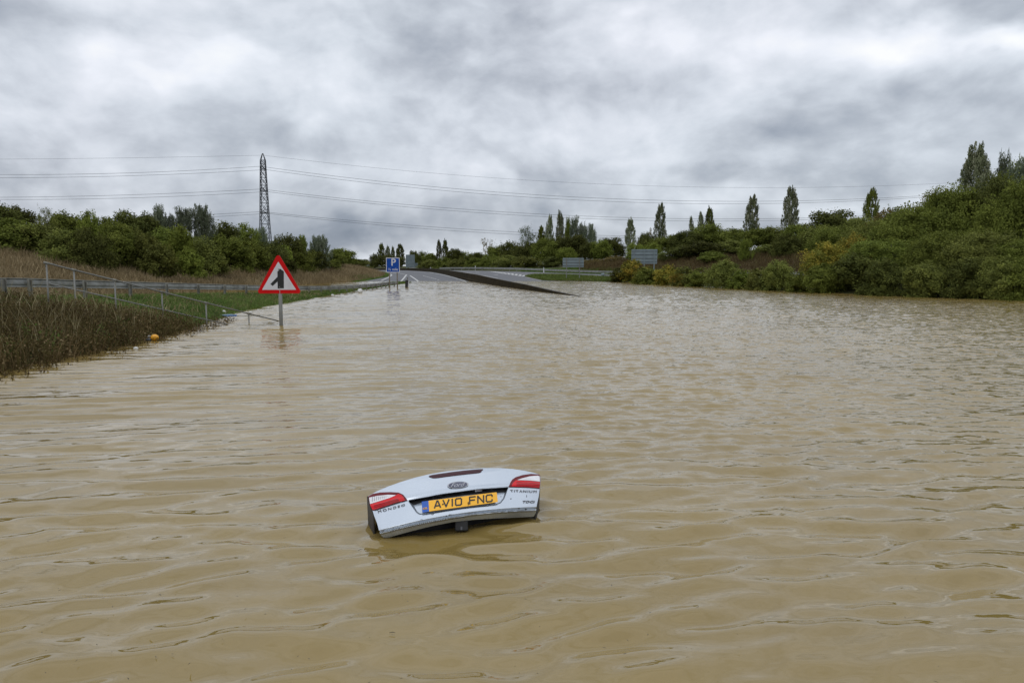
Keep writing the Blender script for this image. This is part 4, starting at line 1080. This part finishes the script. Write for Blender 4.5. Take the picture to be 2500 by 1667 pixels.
def wire(p0, xy1, pix, label, rad):
    """hang a wire from p0 towards xy1, sagging through the photographed heights"""
    d = Vector((xy1[0] - p0.x, xy1[1] - p0.y)); rows, rhs = [], []
    for px, py in pix:
        r = ray(px, py); # plan intersection: p0 + t d = s*(r.x,1)
        # (p0.x + t dx) = r.x (p0.y + t dy)
        t_ = (r.x * p0.y - p0.x) / (d.x - r.x * d.y); Yq = p0.y + t_ * d.y; zq = HC + r.z * Yq
        rows.append([t_, -4 * t_ * (1 - t_)]); rhs.append(zq - p0.z)
    if len(rows) == 1: sol = [0, (rhs[0]) / rows[0][1]]
    else: sol = np.linalg.lstsq(np.array(rows), np.array(rhs), rcond=None)[0]
    pts = []
    for i in range(49):
        t_ = i / 48; pts.append(Vector((p0.x + d.x * t_, p0.y + d.y * t_, p0.z + sol[0] * t_ - 4 * sol[1] * t_ * (1 - t_))))
    mb = MB(); mb.tube([p - p0 for p in pts], rad, 5)
    o = mb.build('power_line', M['wire'], None, True); o.location = p0; tag(o, label, 'power line', 'overhead power lines')
Cp = Vector((PX, PY, 0))
R1 = (PX + 380, PY + 38); L1 = (PX - 380, PY - 38)
def arm(s_, z_): return Cp + adir * (ARM * s_) + Vector((0, 0, z_ + .3))
top0 = Cp + Vector((0, 0, ztop - .8))
wire(top0, R1, [(900, 401), (1200, 434), (1700, 459), (2008, 460), (2337, 444)], 'thin topmost wire running right from the pylon tip', .040)
wire(top0, L1, [(0, 389), (300, 386)], 'thin topmost wire running left from the pylon tip', .040)
def shift(xy, s_): return (xy[0] + adir.x * ARM * s_, xy[1] + adir.y * ARM * s_)
for lv, (nearp, farp, nl, fl) in enumerate([
    ([(950, 447), (1200, 469.6), (1700, 490.5), (2008, 487), (2337, 474)], [(950, 453.5), (1200, 477), (1700, 497), (2008, 492), (2337, 477)], [(0, 426.5), (300, 423)], [(0, 434.5), (300, 430)]),
    ([(950, 496), (1200, 516.3), (1700, 534), (2008, 531.6)], [(950, 501.5), (1200, 522.5), (1700, 539), (2008, 536)], [(0, 482), (300, 476.5)], [(0, 487.5), (300, 484)]),
    ([(950, 546), (1200, 563.8), (1530, 576.5)], [(950, 551), (1200, 570), (1530, 581)], [(530, 523)], [(530, 529)])]):
    nm = ('upper', 'middle', 'lower')[lv]
    for s_, pts_, lpts, w_ in ((1, nearp, nl, 'top'), (-1, farp, fl, 'bottom')):
        p0 = arm(s_, LV[lv]); 
        wire(p0, shift(R1, s_), pts_, f'{w_} wire of the {nm} pair running right from the pylon', .062)
        wire(p0, shift(L1, s_), lpts, f'{w_} wire of the {nm} pair running left from the pylon', .062)

# ------------------------------------------------------------------ sunken car (raised boot lid)
ZS = 4.704; ZX, ZY = 860, 1100            # zoomed reading of the photograph
SCM = .00063                               # metres per zoomed pixel
REF = (1215.0, 388.0)
fx_, fy_ = ZX + REF[0] / ZS, ZY + REF[1] / ZS
rd = Vector((fx_ - 1250, 0, 0)) + FWD * FPX + UPV * (833.5 - fy_)
DIST = SCM * ZS * rd.length                # distance that makes the number plate its real size
vd = rd.normalized(); RC = CAM + vd * DIST
rxv = vd.cross(Vector((0, 0, 1))).normalized(); upc = rxv.cross(vd).normalized()
ROLL = R(5.8); cr_, sr_ = math.cos(ROLL), math.sin(ROLL)
def pq(x_, y_):
    dx, dy = (x_ - REF[0]) * SCM, -(y_ - REF[1]) * SCM
    return dx * cr_ + dy * sr_, -dx * sr_ + dy * cr_
QB = np.array([pq(*p) for p in [(370, 850), (600, 815), (900, 755), (1350, 682), (1800, 652), (2090, 655)]])
def qb(p): return float(ip(p, [-.62, *QB[:, 0], .62], [QB[0, 1] + .01, *QB[:, 1], QB[-1, 1]]))
QBc = np.polyfit(QB[:, 0], QB[:, 1], 2)
def qb(p): return float(np.polyval(QBc, p))
REC = [pq(*p) for p in [(650, 556), (1050, 492), (1450, 448), (1788, 433), (1740, 560), (1700, 606), (1640, 628), (1250, 664), (850, 714), (775, 712), (742, 690)]]
def sdist(p, q_, poly):
    """signed distance, positive inside"""
    best = 1e9; ins = False; n_ = len(poly)
    for i in range(n_):
        x1, y1 = poly[i]; x2, y2 = poly[(i + 1) % n_]
        dx, dy = x2 - x1, y2 - y1; t_ = max(0, min(1, ((p - x1) * dx + (q_ - y1) * dy) / (dx * dx + dy * dy)))
        best = min(best, math.hypot(p - x1 - t_ * dx, q_ - y1 - t_ * dy))
        if (y1 > q_) != (y2 > q_) and p < dx * (q_ - y1) / dy + x1: ins = not ins
    return best if ins else -best
TILT = 1.02; YAW = .30
def wbase(p, q_):
    b_ = qb(p)
    face = -TILT * q_ - .30 * p * p - .5 * abs(p) ** 4 - YAW * p
    if q_ > .045: face -= 9 * (q_ - .045) ** 2
    # soft crease running across under the emblem, gently hollow below it
    face += .011 * math.exp(-((q_ + .035 + .1 * p * p) / .012) ** 2)
    if q_ < b_:
        t_ = b_ - q_; e = -TILT * b_ - .30 * p * p - .5 * abs(p) ** 4 - YAW * p
        r = .010
        face = e + (r * (1 - math.exp(-t_ / r))) * .9 - .95 * max(0, t_ - .006)
        face += .010 * math.exp(-((t_ - .030) / .005) ** 2) - .012 * math.exp(-((t_ - .018) / .007) ** 2)
    return face
def wsurf(p, q_):
    w_ = wbase(p, q_)
    if -.36 < p < .42 and q_ < -.02 and q_ > -.25:
        d = sdist(p, q_, REC)
        if d > -.004:
            k = max(0, min(1, (d + .004) / .012)); k = k * k * (3 - 2 * k)
            u = max(0, min(1, (q_ + .20) / .14))
            w_ -= k * (.012 + .040 * u)
    return w_
def carpt(x_, y_, off=0.0, wf=wsurf):
    p, q_ = pq(x_, y_); w_ = wf(p, q_) + off
    dx, dy = (x_ - REF[0]) * SCM, -(y_ - REF[1]) * SCM
    k = (DIST - w_) / DIST
    return RC + (rxv * dx + upc * dy) * k - vd * w_
car = empty('sunken_car', (RC.x, RC.y + .2, 0)); tag(car, 'silver saloon car under water with only its raised boot lid and tail lights showing', 'car')
cinv = Matrix.Translation(-car.location)
def smooth_poly(pts, n=3):
    """Catmull-Rom rounding of a closed outline"""
    out = []; N = len(pts)
    for i in range(N):
        p0, p1, p2, p3 = (Vector(pts[(i + k - 1) % N]) for k in range(4))
        for j in range(n):
            t_ = j / n
            out.append(tuple(.5 * ((2 * p1) + (p2 - p0) * t_ + (2 * p0 - 5 * p1 + 4 * p2 - p3) * t_ ** 2 + (3 * p1 - p0 - 3 * p2 + p3) * t_ ** 3)))
    return out
def drape(name, poly, mat, parent, off=0.0, th=.004, step=12.0, wf=wsurf, smooth=True, ystep=None):
    bm = bmesh.new(); bm.faces.new([bm.verts.new((a, b_, 0)) for a, b_ in poly])
    xs_ = [a for a, _ in poly]; ys_ = [b_ for _, b_ in poly]
    bmesh.ops.triangulate(bm, faces=bm.faces[:])
    for v0 in np.arange(min(xs_) + step, max(xs_), step):
        bmesh.ops.bisect_plane(bm, geom=bm.faces[:] + bm.edges[:] + bm.verts[:], plane_co=(v0, 0, 0), plane_no=(1, 0, 0))
    st_ = ystep or step
    for v0 in np.arange(min(ys_) + st_, max(ys_), st_):
        bmesh.ops.bisect_plane(bm, geom=bm.faces[:] + bm.edges[:] + bm.verts[:], plane_co=(0, v0, 0), plane_no=(0, 1, 0))
    bmesh.ops.dissolve_degenerate(bm, dist=.05, edges=bm.edges[:])
    if th:
        ex = bmesh.ops.extrude_face_region(bm, geom=bm.faces[:])
        back = {g_ for g_ in ex['geom'] if isinstance(g_, bmesh.types.BMVert)}
    else: back = set()
    for v_ in bm.verts:
        v_.co = carpt(v_.co.x, v_.co.y, off - (th if v_ in back else 0), wf) - car.location
    bmesh.ops.recalc_face_normals(bm, faces=bm.faces)
    me = bpy.data.meshes.new(name); bm.to_mesh(me); bm.free()
    if smooth:
        me.polygons.foreach_set('use_smooth', [True] * len(me.polygons)); me.set_sharp_from_angle(angle=R(50))
    return link(name, me, parent, mat)
def drape_text(name, s, quad, mat, parent, off, wf, **kw):
    """text fitted into a quad (TL, TR, BR, BL) of zoomed pixels"""
    me = text_mesh(s, 1.0, **kw); co = np.array([v.co[:] for v in me.vertices])
    x0, x1 = co[:, 0].min(), co[:, 0].max(); y0, y1 = co[:, 1].min(), co[:, 1].max()
    bm = bmesh.new(); bm.from_mesh(me); TL, TR, BR, BL = quad
    bmesh.ops.dissolve_limit(bm, angle_limit=.01, verts=bm.verts[:], edges=bm.edges[:])
    bmesh.ops.triangulate(bm, faces=bm.faces[:])
    ex = bmesh.ops.extrude_face_region(bm, geom=bm.faces[:]); back = {g_ for g_ in ex['geom'] if isinstance(g_, bmesh.types.BMVert)}
    for v_ in bm.verts:
        u = (v_.co.x - x0) / (x1 - x0); w_ = (v_.co.y - y0) / (y1 - y0)
        X_ = (BL[0] * (1 - u) + BR[0] * u) * (1 - w_) + (TL[0] * (1 - u) + TR[0] * u) * w_
        Y_ = (BL[1] * (1 - u) + BR[1] * u) * (1 - w_) + (TL[1] * (1 - u) + TR[1] * u) * w_
        v_.co = carpt(X_, Y_, off - (.003 if v_ in back else 0), wf) - car.location
    bmesh.ops.recalc_face_normals(bm, faces=bm.faces); me2 = bpy.data.meshes.new(name); bm.to_mesh(me2); bm.free()
    return link(name, me2, parent, mat)
C_ = {}
m = pmat('silver_paint', (.50, .55, .61), .22, .72, (.47, .52, .58), 2.0, coat=.5, spec=.5)
t = NT(m.node_tree); bs = t.n['Principled BSDF']
C_['silver'] = m
C_['lipshine'] = pmat('painted_lip_highlight', (.46, .48, .50), .3, .3, (.42, .44, .46))  # paler silver standing in for light caught on the lip edge
C_['darkplastic'] = pmat('dark_plastic', (.012, .012, .013), .55)
C_['shell'] = pmat('dark_underside', (.050, .042, .030), .7, 0, (.030, .026, .02), 5.0)
C_['lampdark'] = pmat('tail_lamp_rim', (.13, .004, .008), .3, 0, coat=.15, spec=.2)
C_['lampred'] = pmat('tail_lamp_red', (.62, .004, .010), .3, 0, coat=.15, spec=.2)
C_['lampstripe'] = pmat('tail_lamp_stripe', (.26, .003, .008), .3, 0, coat=.1, spec=.2)
C_['lampclear'] = pmat('tail_lamp_clear', (.74, .74, .76), .10, 0, (.60, .58, .60), 9.0, coat=1.0)
C_['brake'] = pmat('brake_lamp', (.040, .004, .008), .25, 0, coat=.1, spec=.15)
C_['yellow'] = pmat('plate_yellow', (.82, .42, .014), .4, 0, (.76, .38, .012), 3.0)
C_['pblack'] = pmat('plate_black', (.010, .010, .010), .5)
C_['pblue'] = pmat('plate_blue', (.012, .09, .42), .4)
C_['chrome'] = pmat('chrome', (.42, .43, .45), .15, 1.0, (.26, .27, .29))
C_['badge'] = pmat('badge_blue', (.008, .014, .06), .15, 0, coat=1.0)
C_['letter'] = pmat('badge_letters', (.16, .165, .175), .3, .6, (.11, .11, .12), 8)
C_['dirt'] = pmat('mud_fleck', (.020, .016, .010), .9)
C_['glass'] = pmat('rear_glass', (.02, .022, .024), .05, 0, coat=1.0)
TOP = [(197, 494), (290, 444), (420, 392), (560, 345), (720, 300), (880, 264), (1060, 236), (1280, 216), (1500, 206), (1700, 209), (1850, 222), (1990, 246), (2090, 268), (2155, 290)]
RIGHT = [(2168, 320), (2168, 385), (2156, 450), (2142, 540), (2120, 625), (2112, 670), (2104, 725), (2078, 766)]
BOT = [(1900, 772), (1650, 776), (1400, 786), (1150, 806), (900, 848), (700, 892), (520, 936), (430, 960), (372, 958)]
LEFT = [(345, 935), (322, 880), (300, 800), (268, 722), (245, 655), (222, 600), (206, 545)]
body = TOP + RIGHT + BOT + LEFT
lid = drape('boot_lid', body, C_['silver'], car, 0, .018, 8.0, ystep=4.0)
# edge highlight of the lower lip, painted in as a pale draped strip
def strip(name, pts, wd, mat, parent, off, wf=wsurf, th=.003):
    up = [(a, b_ - wd / 2) for a, b_ in pts]; dn = [(a, b_ + wd / 2) for a, b_ in pts[::-1]]
    return drape(name, up + dn, mat, parent, off, th, 16.0, wf)
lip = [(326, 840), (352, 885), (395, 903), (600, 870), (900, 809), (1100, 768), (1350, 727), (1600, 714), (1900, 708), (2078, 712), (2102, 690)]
drape('lip_highlight', [(a, b_ - 4) for a, b_ in lip] + [(a, b_ + 5) for a, b_ in lip[::-1]], C_['lipshine'], lid, .004, .008, 12)
# tail lamps
lampL = [(197, 497), (245, 471), (330, 457), (450, 455), (540, 463), (590, 487), (616, 518), (640, 552), (570, 566), (500, 581), (360, 616), (247, 657), (232, 632), (215, 590), (205, 545)]
L_ = drape('tail_light', lampL, C_['lampdark'], car, .005, .010, 12)
drape('red_lens', [(217, 587), (330, 554), (440, 521), (512, 490), (536, 478), (572, 490), (596, 522), (612, 553), (500, 576), (360, 610), (250, 650), (234, 628)], C_['lampred'], L_, .009, .004, 12).location = (0, 0, 0)
drape('clear_lens', [(206, 512), (300, 494), (420, 485), (508, 491), (440, 519), (330, 551), (218, 583), (211, 552)], C_['lampclear'], L_, .010, .004, 12)
for k in range(3):
    o_ = 22 * k
    drape('lens_stripe', [(258, 600 + o_), (530 + 8 * k, 528 + o_ * .62), (535 + 8 * k, 537 + o_ * .62), (262, 609 + o_)], C_['lampstripe'], L_, .0105, .003, 14)
lampR = [(1798, 427), (1815, 380), (1840, 342), (1880, 316), (1960, 293), (2060, 282), (2150, 289), (2164, 302), (2167, 380), (2155, 452), (2080, 443), (2000, 436), (1880, 430)]
Rr = drape('tail_light', lampR, C_['lampdark'], car, .005, .010, 12)
drape('red_lens', [(1828, 420), (1848, 378), (1882, 350), (1960, 356), (2060, 363), (2162, 376), (2152, 442), (2080, 434), (2000, 427), (1880, 422)], C_['lampred'], Rr, .009, .004, 12)
drape('clear_lens', [(1895, 349), (1960, 329), (2040, 310), (2138, 303), (2159, 312), (2161, 371), (2060, 359), (1960, 352)], C_['lampclear'], Rr, .010, .004, 12)
for k in range(3):
    o_ = 18 * k
    drape('lens_stripe', [(1890, 370 + o_ * .9), (2150, 390 + o_), (2149, 397 + o_), (1888, 378 + o_ * .9)], C_['lampstripe'], Rr, .0105, .003, 14)
# lens ribs in the clear part
for x_ in range(240, 460, 22):
    drape('lens_rib', [(x_, 500), (x_ + 5, 500), (x_ + 5, 558 - (x_ - 240) * .27), (x_, 558 - (x_ - 240) * .27)], C_['lampstripe'] if x_ % 44 == 0 else C_['letter'], L_, .0112, .002, 30)
# high brake light
drape('brake_light', smooth_poly([(880, 288), (905, 275), (980, 263), (1200, 237), (1400, 220), (1502, 217), (1490, 236), (1462, 258), (1300, 273), (1100, 293), (955, 309), (905, 301)], 3), C_['brake'], car, .004, .008, 16)
# emblem
def ell(cx, cy, a, b_, n=40, rot=-.05): return [(cx + a * math.cos(2 * PI * k / n) * math.cos(rot) - b_ * math.sin(2 * PI * k / n) * math.sin(rot), cy + a * math.cos(2 * PI * k / n) * math.sin(rot) + b_ * math.sin(2 * PI * k / n) * math.cos(rot)) for k in range(n)]
E_ = drape('emblem', ell(1214, 390, 121, 38), C_['chrome'], car, .008, .012, 16)
drape('emblem_field', ell(1214, 388, 108, 31), C_['badge'], E_, .011, .004, 16)
drape_text('emblem_script', 'Ford', ((1142, 366), (1298, 358), (1290, 408), (1130, 418)), C_['chrome'], E_, .0135, wbase, shear=.35)
# lettering
drape_text('model_lettering', 'MONDEO', ((300, 656), (612, 586), (608, 608), (308, 684)), C_['letter'], car, .007, wbase, bold=.0, spacing=1.3)
drape_text('trim_lettering', 'TITANIUM', ((1815, 455), (2122, 470), (2120, 496), (1822, 480)), C_['letter'], car, .007, wbase, bold=.0, spacing=1.25)
drape_text('engine_lettering', 'TDCi', ((1958, 583), (2098, 585), (2092, 610), (1952, 606)), C_['letter'], car, .007, wbase, bold=.02)
# black trim and lamps over the number plate
drape('plate_trim', [(652, 557), (1050, 493), (1450, 449), (1786, 434), (1764, 482), (1700, 486), (1300, 505), (900, 553), (800, 575), (712, 606), (676, 580)], C_['darkplastic'], car, .003, .010, 14)
for cx, cy in ((990, 506), (1447, 457)):
    drape('plate_lamp', [(cx - 44, cy - 5), (cx + 44, cy - 14), (cx + 42, cy + 8), (cx - 36, cy + 18)], C_['lampclear'] if cx > 1200 else C_['letter'], car, .012, .006, 20)
# number plate, flat board in the recess
pp = [pq(*p) for p in [(800, 570), (1655, 483), (1668, 595), (805, 690)]]
cp_, cq_ = sum(p for p, _ in pp) / 4, sum(q_ for _, q_ in pp) / 4
wc_ = wbase(cp_, cq_)
def wplate(p, q_): return wc_ - .006 - TILT * (q_ - cq_) - YAW * (p - cp_) - .05 * (p - cp_) ** 2
N_ = drape('number_plate', [(868, 563), (1652, 482), (1660, 490), (1669, 592), (1562, 606), (930, 676), (878, 683)], C_['yellow'], car, .004, .005, 40, wplate, False)
drape('plate_strip', [(800, 570), (877, 562), (884, 682), (808, 691)], C_['pblue'], N_, .0055, .006, 40, wplate, False)
drape_text('country_letters', 'GB', ((812, 638), (862, 633), (864, 655), (815, 660)), C_['yellow'], N_, .0085, wplate, bold=.02)
# plate characters drawn as strokes, in the plain upright British style
def stroke_chars(txt, x0, x1, ytl, ytr, ybl, ybr, th):
    G_ = {'A': [[(0, 0), (.42, 1), (.58, 1), (1, 0)], [(.18, .27), (.82, .27)]], 'V': [[(0, 1), (.5, 0), (1, 1)]], '1': [[(.5, 0), (.5, 1)]],
          '0': [[(.15, 0), (0, .15), (0, .85), (.15, 1), (.85, 1), (1, .85), (1, .15), (.85, 0), (.15, 0)]],
          'F': [[(0, 0), (0, 1), (1, 1)], [(0, .52), (.85, .52)]], 'N': [[(0, 0), (0, 1), (1, 0), (1, 1)]],
          'C': [[(1, .25), (1, .12), (.85, 0), (.15, 0), (0, .15), (0, .85), (.15, 1), (.85, 1), (1, .88), (1, .75)]]}
    W_ = {'1': .30, ' ': .55, 'F': .95}
    tot_ = sum(W_.get(c_, 1.0) for c_ in txt) + .30 * (len(txt) - 1); k = 1.0 / tot_; pos = 0
    for ch in txt:
        wd_ = W_.get(ch, 1.0)
        if ch != ' ':
            bm = bmesh.new()
            for line in G_[ch]:
                for (a, b_), (c2, d2) in zip(line[:-1], line[1:]):
                    def mp(u, v_):
                        uu_ = (pos + (.06 + .88 * u) * wd_) * k; X_ = x0 + (x1 - x0) * uu_
                        yt_ = ytl + (ytr - ytl) * uu_; yb_ = ybl + (ybr - ybl) * uu_
                        return Vector((X_ - (1 - v_) * -0.0, yb_ + (yt_ - yb_) * v_))
                    A_, B_ = mp(a, b_), mp(c2, d2); d = (B_ - A_); L = d.length; d.normalize(); nn = Vector((-d.y, d.x)) * th / 2
                    A_ -= d * th * .42; B_ += d * th * .42
                    vs_ = [bm.verts.new((p.x, p.y, 0)) for p in (A_ - nn, B_ - nn, B_ + nn, A_ + nn)]
                    bm.faces.new(vs_)
            ex = bmesh.ops.extrude_face_region(bm, geom=bm.faces[:]); back = {g_ for g_ in ex['geom'] if isinstance(g_, bmesh.types.BMVert)}
            for j_, v_ in enumerate(bm.verts): v_.co = carpt(v_.co.x, v_.co.y, .0065 + (j_ // 4 % 3) * .0003 - (.003 if v_ in back else 0), wplate) - car.location
            bmesh.ops.recalc_face_normals(bm, faces=bm.faces); me = bpy.data.meshes.new('plate_character'); bm.to_mesh(me); bm.free()
            link('plate_character', me, N_, C_['pblack'])
        pos += wd_ + .30
stroke_chars('AV10 FNC', 942, 1608, 570, 507, 642, 582, 15.5)
drape('plate_frame', [(885, 680), (935, 672), (1560, 606), (1572, 612), (1560, 622), (1380, 640), (940, 690), (892, 690)], C_['darkplastic'], car, .002, .008, 30, wplate, False)
# mud flecks and scratches
rr2 = random.Random(4)
flecks = [(925, 712, 16, 9), (800, 772, 12, 10), (1130, 722, 26, 6), (1410, 728, 26, 10), (1990, 682, 12, 6), (1080, 735, 8, 7), (478, 853, 12, 4), (950, 787, 6, 5), (1042, 604, 10, 8), (1330, 600, 6, 20), (1820, 560, 5, 10), (1706, 533, 6, 5), (2003, 535, 4, 16), (1910, 672, 16, 4)]
for cx, cy, a, b_ in flecks:
    pl = [(cx + a * (.6 + .6 * rr2.random()) * math.cos(2 * PI * k / 8), cy + b_ * (.6 + .6 * rr2.random()) * math.sin(2 * PI * k / 8)) for k in range(8)]
    inpl = 1030 < cx < 1340 and cy < 610
    drape('mud_fleck', pl, C_['dirt'], lid, .0095 if inpl else .0012, .001, 20, wplate if inpl else wsurf, False)
# flanks, glass and insides running down under the water
def skirt(name, pts2, mat, inward, zend, off=0.0, smooth=True, shiftv=Vector((0, 0, 0))):
    top_ = [carpt(a, b_, off) for a, b_ in pts2]; vs = []; fs = []
    cen = carpt(1215, 500)
    rows = 5
    for r_i in range(rows):
        u = r_i / (rows - 1)
        for p in top_:
            q_ = Vector(p); q_.z = p.z * (1 - u) + zend * u; d = (cen - p); d.z = 0
            q_ += d.normalized() * (inward * u) + shiftv * u - vd * 0.0
            vs.append(q_ - car.location)
    n_ = len(top_)
    for r_i in range(rows - 1):
        for k in range(n_ - 1): o_ = r_i * n_ + k; fs.append((o_, o_ + 1, o_ + n_ + 1, o_ + n_))
    me = bpy.data.meshes.new(name); me.from_pydata(vs, [], fs); me.update()
    me.polygons.foreach_set('use_smooth', [smooth] * len(fs))
    ob = link(name, me, car, mat); sm = ob.modifiers.new('thickness', 'SOLIDIFY'); sm.thickness = .012; sm.offset = -1
    return ob
skirt('side_flange', [(199, 497), (206, 545), (222, 600), (245, 655), (268, 722)], C_['shell'], .02, -.5, -.02)
skirt('side_flange', [(2160, 300), (2164, 385), (2152, 450), (2138, 540), (2116, 640)], C_['shell'], .03, -.5, -.02)
skirt('rear_window', TOP, C_['glass'], .0, -.45, -.018, True, Vector((0, .55, 0)))
# underside pan of the lid and the boot mouth in the dark below it
pan = [(a, b_ - 14) for a, b_ in [(300, 700), (360, 900), (430, 930), (900, 820), (1400, 762), (2060, 745), (2100, 600), (2130, 420), (1500, 260), (800, 330), (300, 520)]]
drape('lid_lining', pan, C_['darkplastic'], car, -.075, .02, 60)
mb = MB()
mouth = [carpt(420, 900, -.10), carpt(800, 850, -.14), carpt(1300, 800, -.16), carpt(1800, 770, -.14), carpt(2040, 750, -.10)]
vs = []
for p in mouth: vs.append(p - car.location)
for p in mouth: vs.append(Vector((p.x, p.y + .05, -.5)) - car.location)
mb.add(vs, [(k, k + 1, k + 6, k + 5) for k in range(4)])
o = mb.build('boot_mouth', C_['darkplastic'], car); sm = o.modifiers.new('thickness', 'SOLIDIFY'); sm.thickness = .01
# latch hanging under the lip
lc = carpt(1250, 800, -.035)
mb = MB(); Mx = Matrix((rxv, -vd, upc)).transposed()
mb.box(lc - upc * .022 - car.location, (.092, .05, .088), Mx); o = mb.build('latch', C_['darkplastic'], car)
bv = o.modifiers.new('bevel', 'BEVEL'); bv.width = .01; bv.segments = 3
mb = MB(); mb.box(lc - upc * .045 - vd * .027 - car.location, (.012, .008, .022), Mx); mb.build('latch_claw', C_['letter'], o)

# ------------------------------------------------------------------ flotsam
def blob(name, loc, dims, mat, label, cat, seed=0, rz=0, group=None):
    bm = bmesh.new(); bmesh.ops.create_icosphere(bm, subdivisions=3, radius=.5); rg_ = random.Random(seed)
    dirs = [Vector((rg_.gauss(0, 1), rg_.gauss(0, 1), rg_.gauss(0, 1))).normalized() for _ in range(7)]; am = [rg_.uniform(-.16, .2) for _ in dirs]
    for v_ in bm.verts:
        n_ = v_.co.normalized(); v_.co *= 1 + sum(a * math.exp(5 * (n_.dot(d) - 1)) for a, d in zip(am, dirs))
        v_.co = Vector((v_.co.x * dims[0], v_.co.y * dims[1], v_.co.z * dims[2]))
    me = bpy.data.meshes.new(name); bm.to_mesh(me); bm.free(); me.polygons.foreach_set('use_smooth', [True] * len(me.polygons))
    o = link(name, me, None, mat); o.location = loc; o.rotation_euler = (0, 0, rz); return tag(o, label, cat, group)
lw = pmat('litter_white', (.62, .62, .60), .5, 0, (.5, .5, .48), 6)
ly = pmat('litter_yellow', (.75, .36, .012), .4, 0, (.66, .30, .01), 6)
lk = pmat('litter_dark', (.03, .035, .045), .5); lb = pmat('litter_blue', (.02, .13, .38), .35, 0, (.016, .1, .3), 4)
# blue plank-like panel with pale top edge
pA, pB = W(520, 774.5), W(569, 771.0)
dirp = (pB - pA); root = empty('floating_board', (pA + pB) / 2, math.atan2(dirp.y * .35, dirp.x)); tag(root, 'bright blue plastic board floating by the grass at the handrail end', 'board')
mb = MB(); mb.box((0, 0, .02), (dirp.length, .26, .07)); o = mb.build('board', lb, root); bv = o.modifiers.new('bevel', 'BEVEL'); bv.width = .012; bv.segments = 2
mb = MB(); mb.box((-.05, .0, .063), (dirp.length * .86, .2, .012)); mb.build('pale_top', pmat('board_top', (.36, .50, .62), .5), root)
p = W(544, 769); blob('litter', (p.x, p.y + .12, .10), (.14, .12, .17), lw, 'white crumpled litter resting on the blue floating board', 'litter', 1)
p = W(378, 833); blob('yellow_bottle', (p.x, p.y, .09), (.20, .17, .17), ly, 'bright yellow-orange plastic container floating at the edge of the dead weeds', 'container', 2)
p = W(362, 834); blob('litter', (p.x, p.y, .05), (.16, .14, .10), lk, 'dark lump of litter touching the yellow container', 'litter', 3)
p = W(366, 830); blob('litter', (p.x, p.y, .09), (.10, .08, .06), lw, 'pale scrap on the dark lump beside the yellow container', 'litter', 5)
p = W(879, 715.5); blob('litter_ball', (p.x, p.y, .14), (.36, .32, .32), lw, 'white round ball floating in front of the guardrail', 'ball', 6)
bits = [(331, 852, .12, 'white lump of foam floating below the yellow container'), (323, 837, .08, 'small white scrap beside the weeds left of the foam lump'), (490, 777.5, .10, 'white scrap left of the blue floating board'),
        (612, 763, .14, 'white scrap floating just right of the handrail'), (575, 767, .08, 'small pale scrap between the blue board and the handrail'), (812, 722, .26, 'flat white scrap floating near the white ball'), (655, 752, .13, 'pale scrap at the grass edge left of the sign post'),
        (705, 745, .10, 'small pale scrap at the grass edge right of the sign post'), (630, 757, .09, 'tiny white scrap at the grass edge above the handrail end')]
for k, (px, py, s_, lab) in enumerate(bits):
    p = W(px, py); blob('litter', (p.x, p.y, s_ * .12), (s_, s_ * .8, s_ * .5), lw, lab, 'litter', 10 + k, k)
tw = [(404, 1455, .0, 'tiny twig floating near the bottom left'), (1695, 1492, .09, 'small forked twig floating in the lower right foreground'), (1985, 880, .0, ''), (391, 1457, .02, 'short pale straw floating in the left foreground'),
      (958, 1549, .03, 'small dark leaf stem floating at the bottom centre'), (880, 1346, .03, 'little twig floating just left of the car')]
for k, (px, py, s_, lab) in enumerate(tw):
    if s_ == 0: continue
    p = W(px, py); mb = MB(); a = random.uniform(-.5, .5); d = Vector((math.cos(a), math.sin(a), 0)) * s_
    mb.tube([-d * .5, Vector((0, .003, .002)), d * .5], [.0015, .002, .001], 5)
    if k == 1: mb.tube([Vector((0, 0, .002)), Vector((.03, .03, .004))], [.0015, .001], 5)
    o = mb.build('twig', M['bark'], None); o.location = (p.x, p.y, .012); tag(o, lab, 'twig')


r5 = np.random.default_rng(91); n = 260
Y = 3.2 + 9 * r5.random(n) ** 1.3; X = (r5.random(n) * 1.3 - .65) * Y
C = np.stack([X, Y, np.full(n, .028) + .01 * r5.random(n)], 1)
a = r5.random(n) * PI; L = (.004 + .010 * r5.random(n) ** 2)[:, None]
u = np.stack([np.cos(a), np.sin(a), 0 * a], 1) * L; v_ = np.stack([-np.sin(a), np.cos(a), 0 * a], 1) * .0022
up_ = np.array([0, 0, .0015])
vs = np.stack([C - u, C - v_ + up_, C + u, C + v_ + up_], 1).reshape(-1, 3)
me = np_mesh('floating_specks', vs, np.arange(4 * n).reshape(-1, 4))
tag(link('floating_specks', me, None, M['bark']), 'tiny dark bits of leaf and twig scattered over the near water', 'debris', kind='stuff')
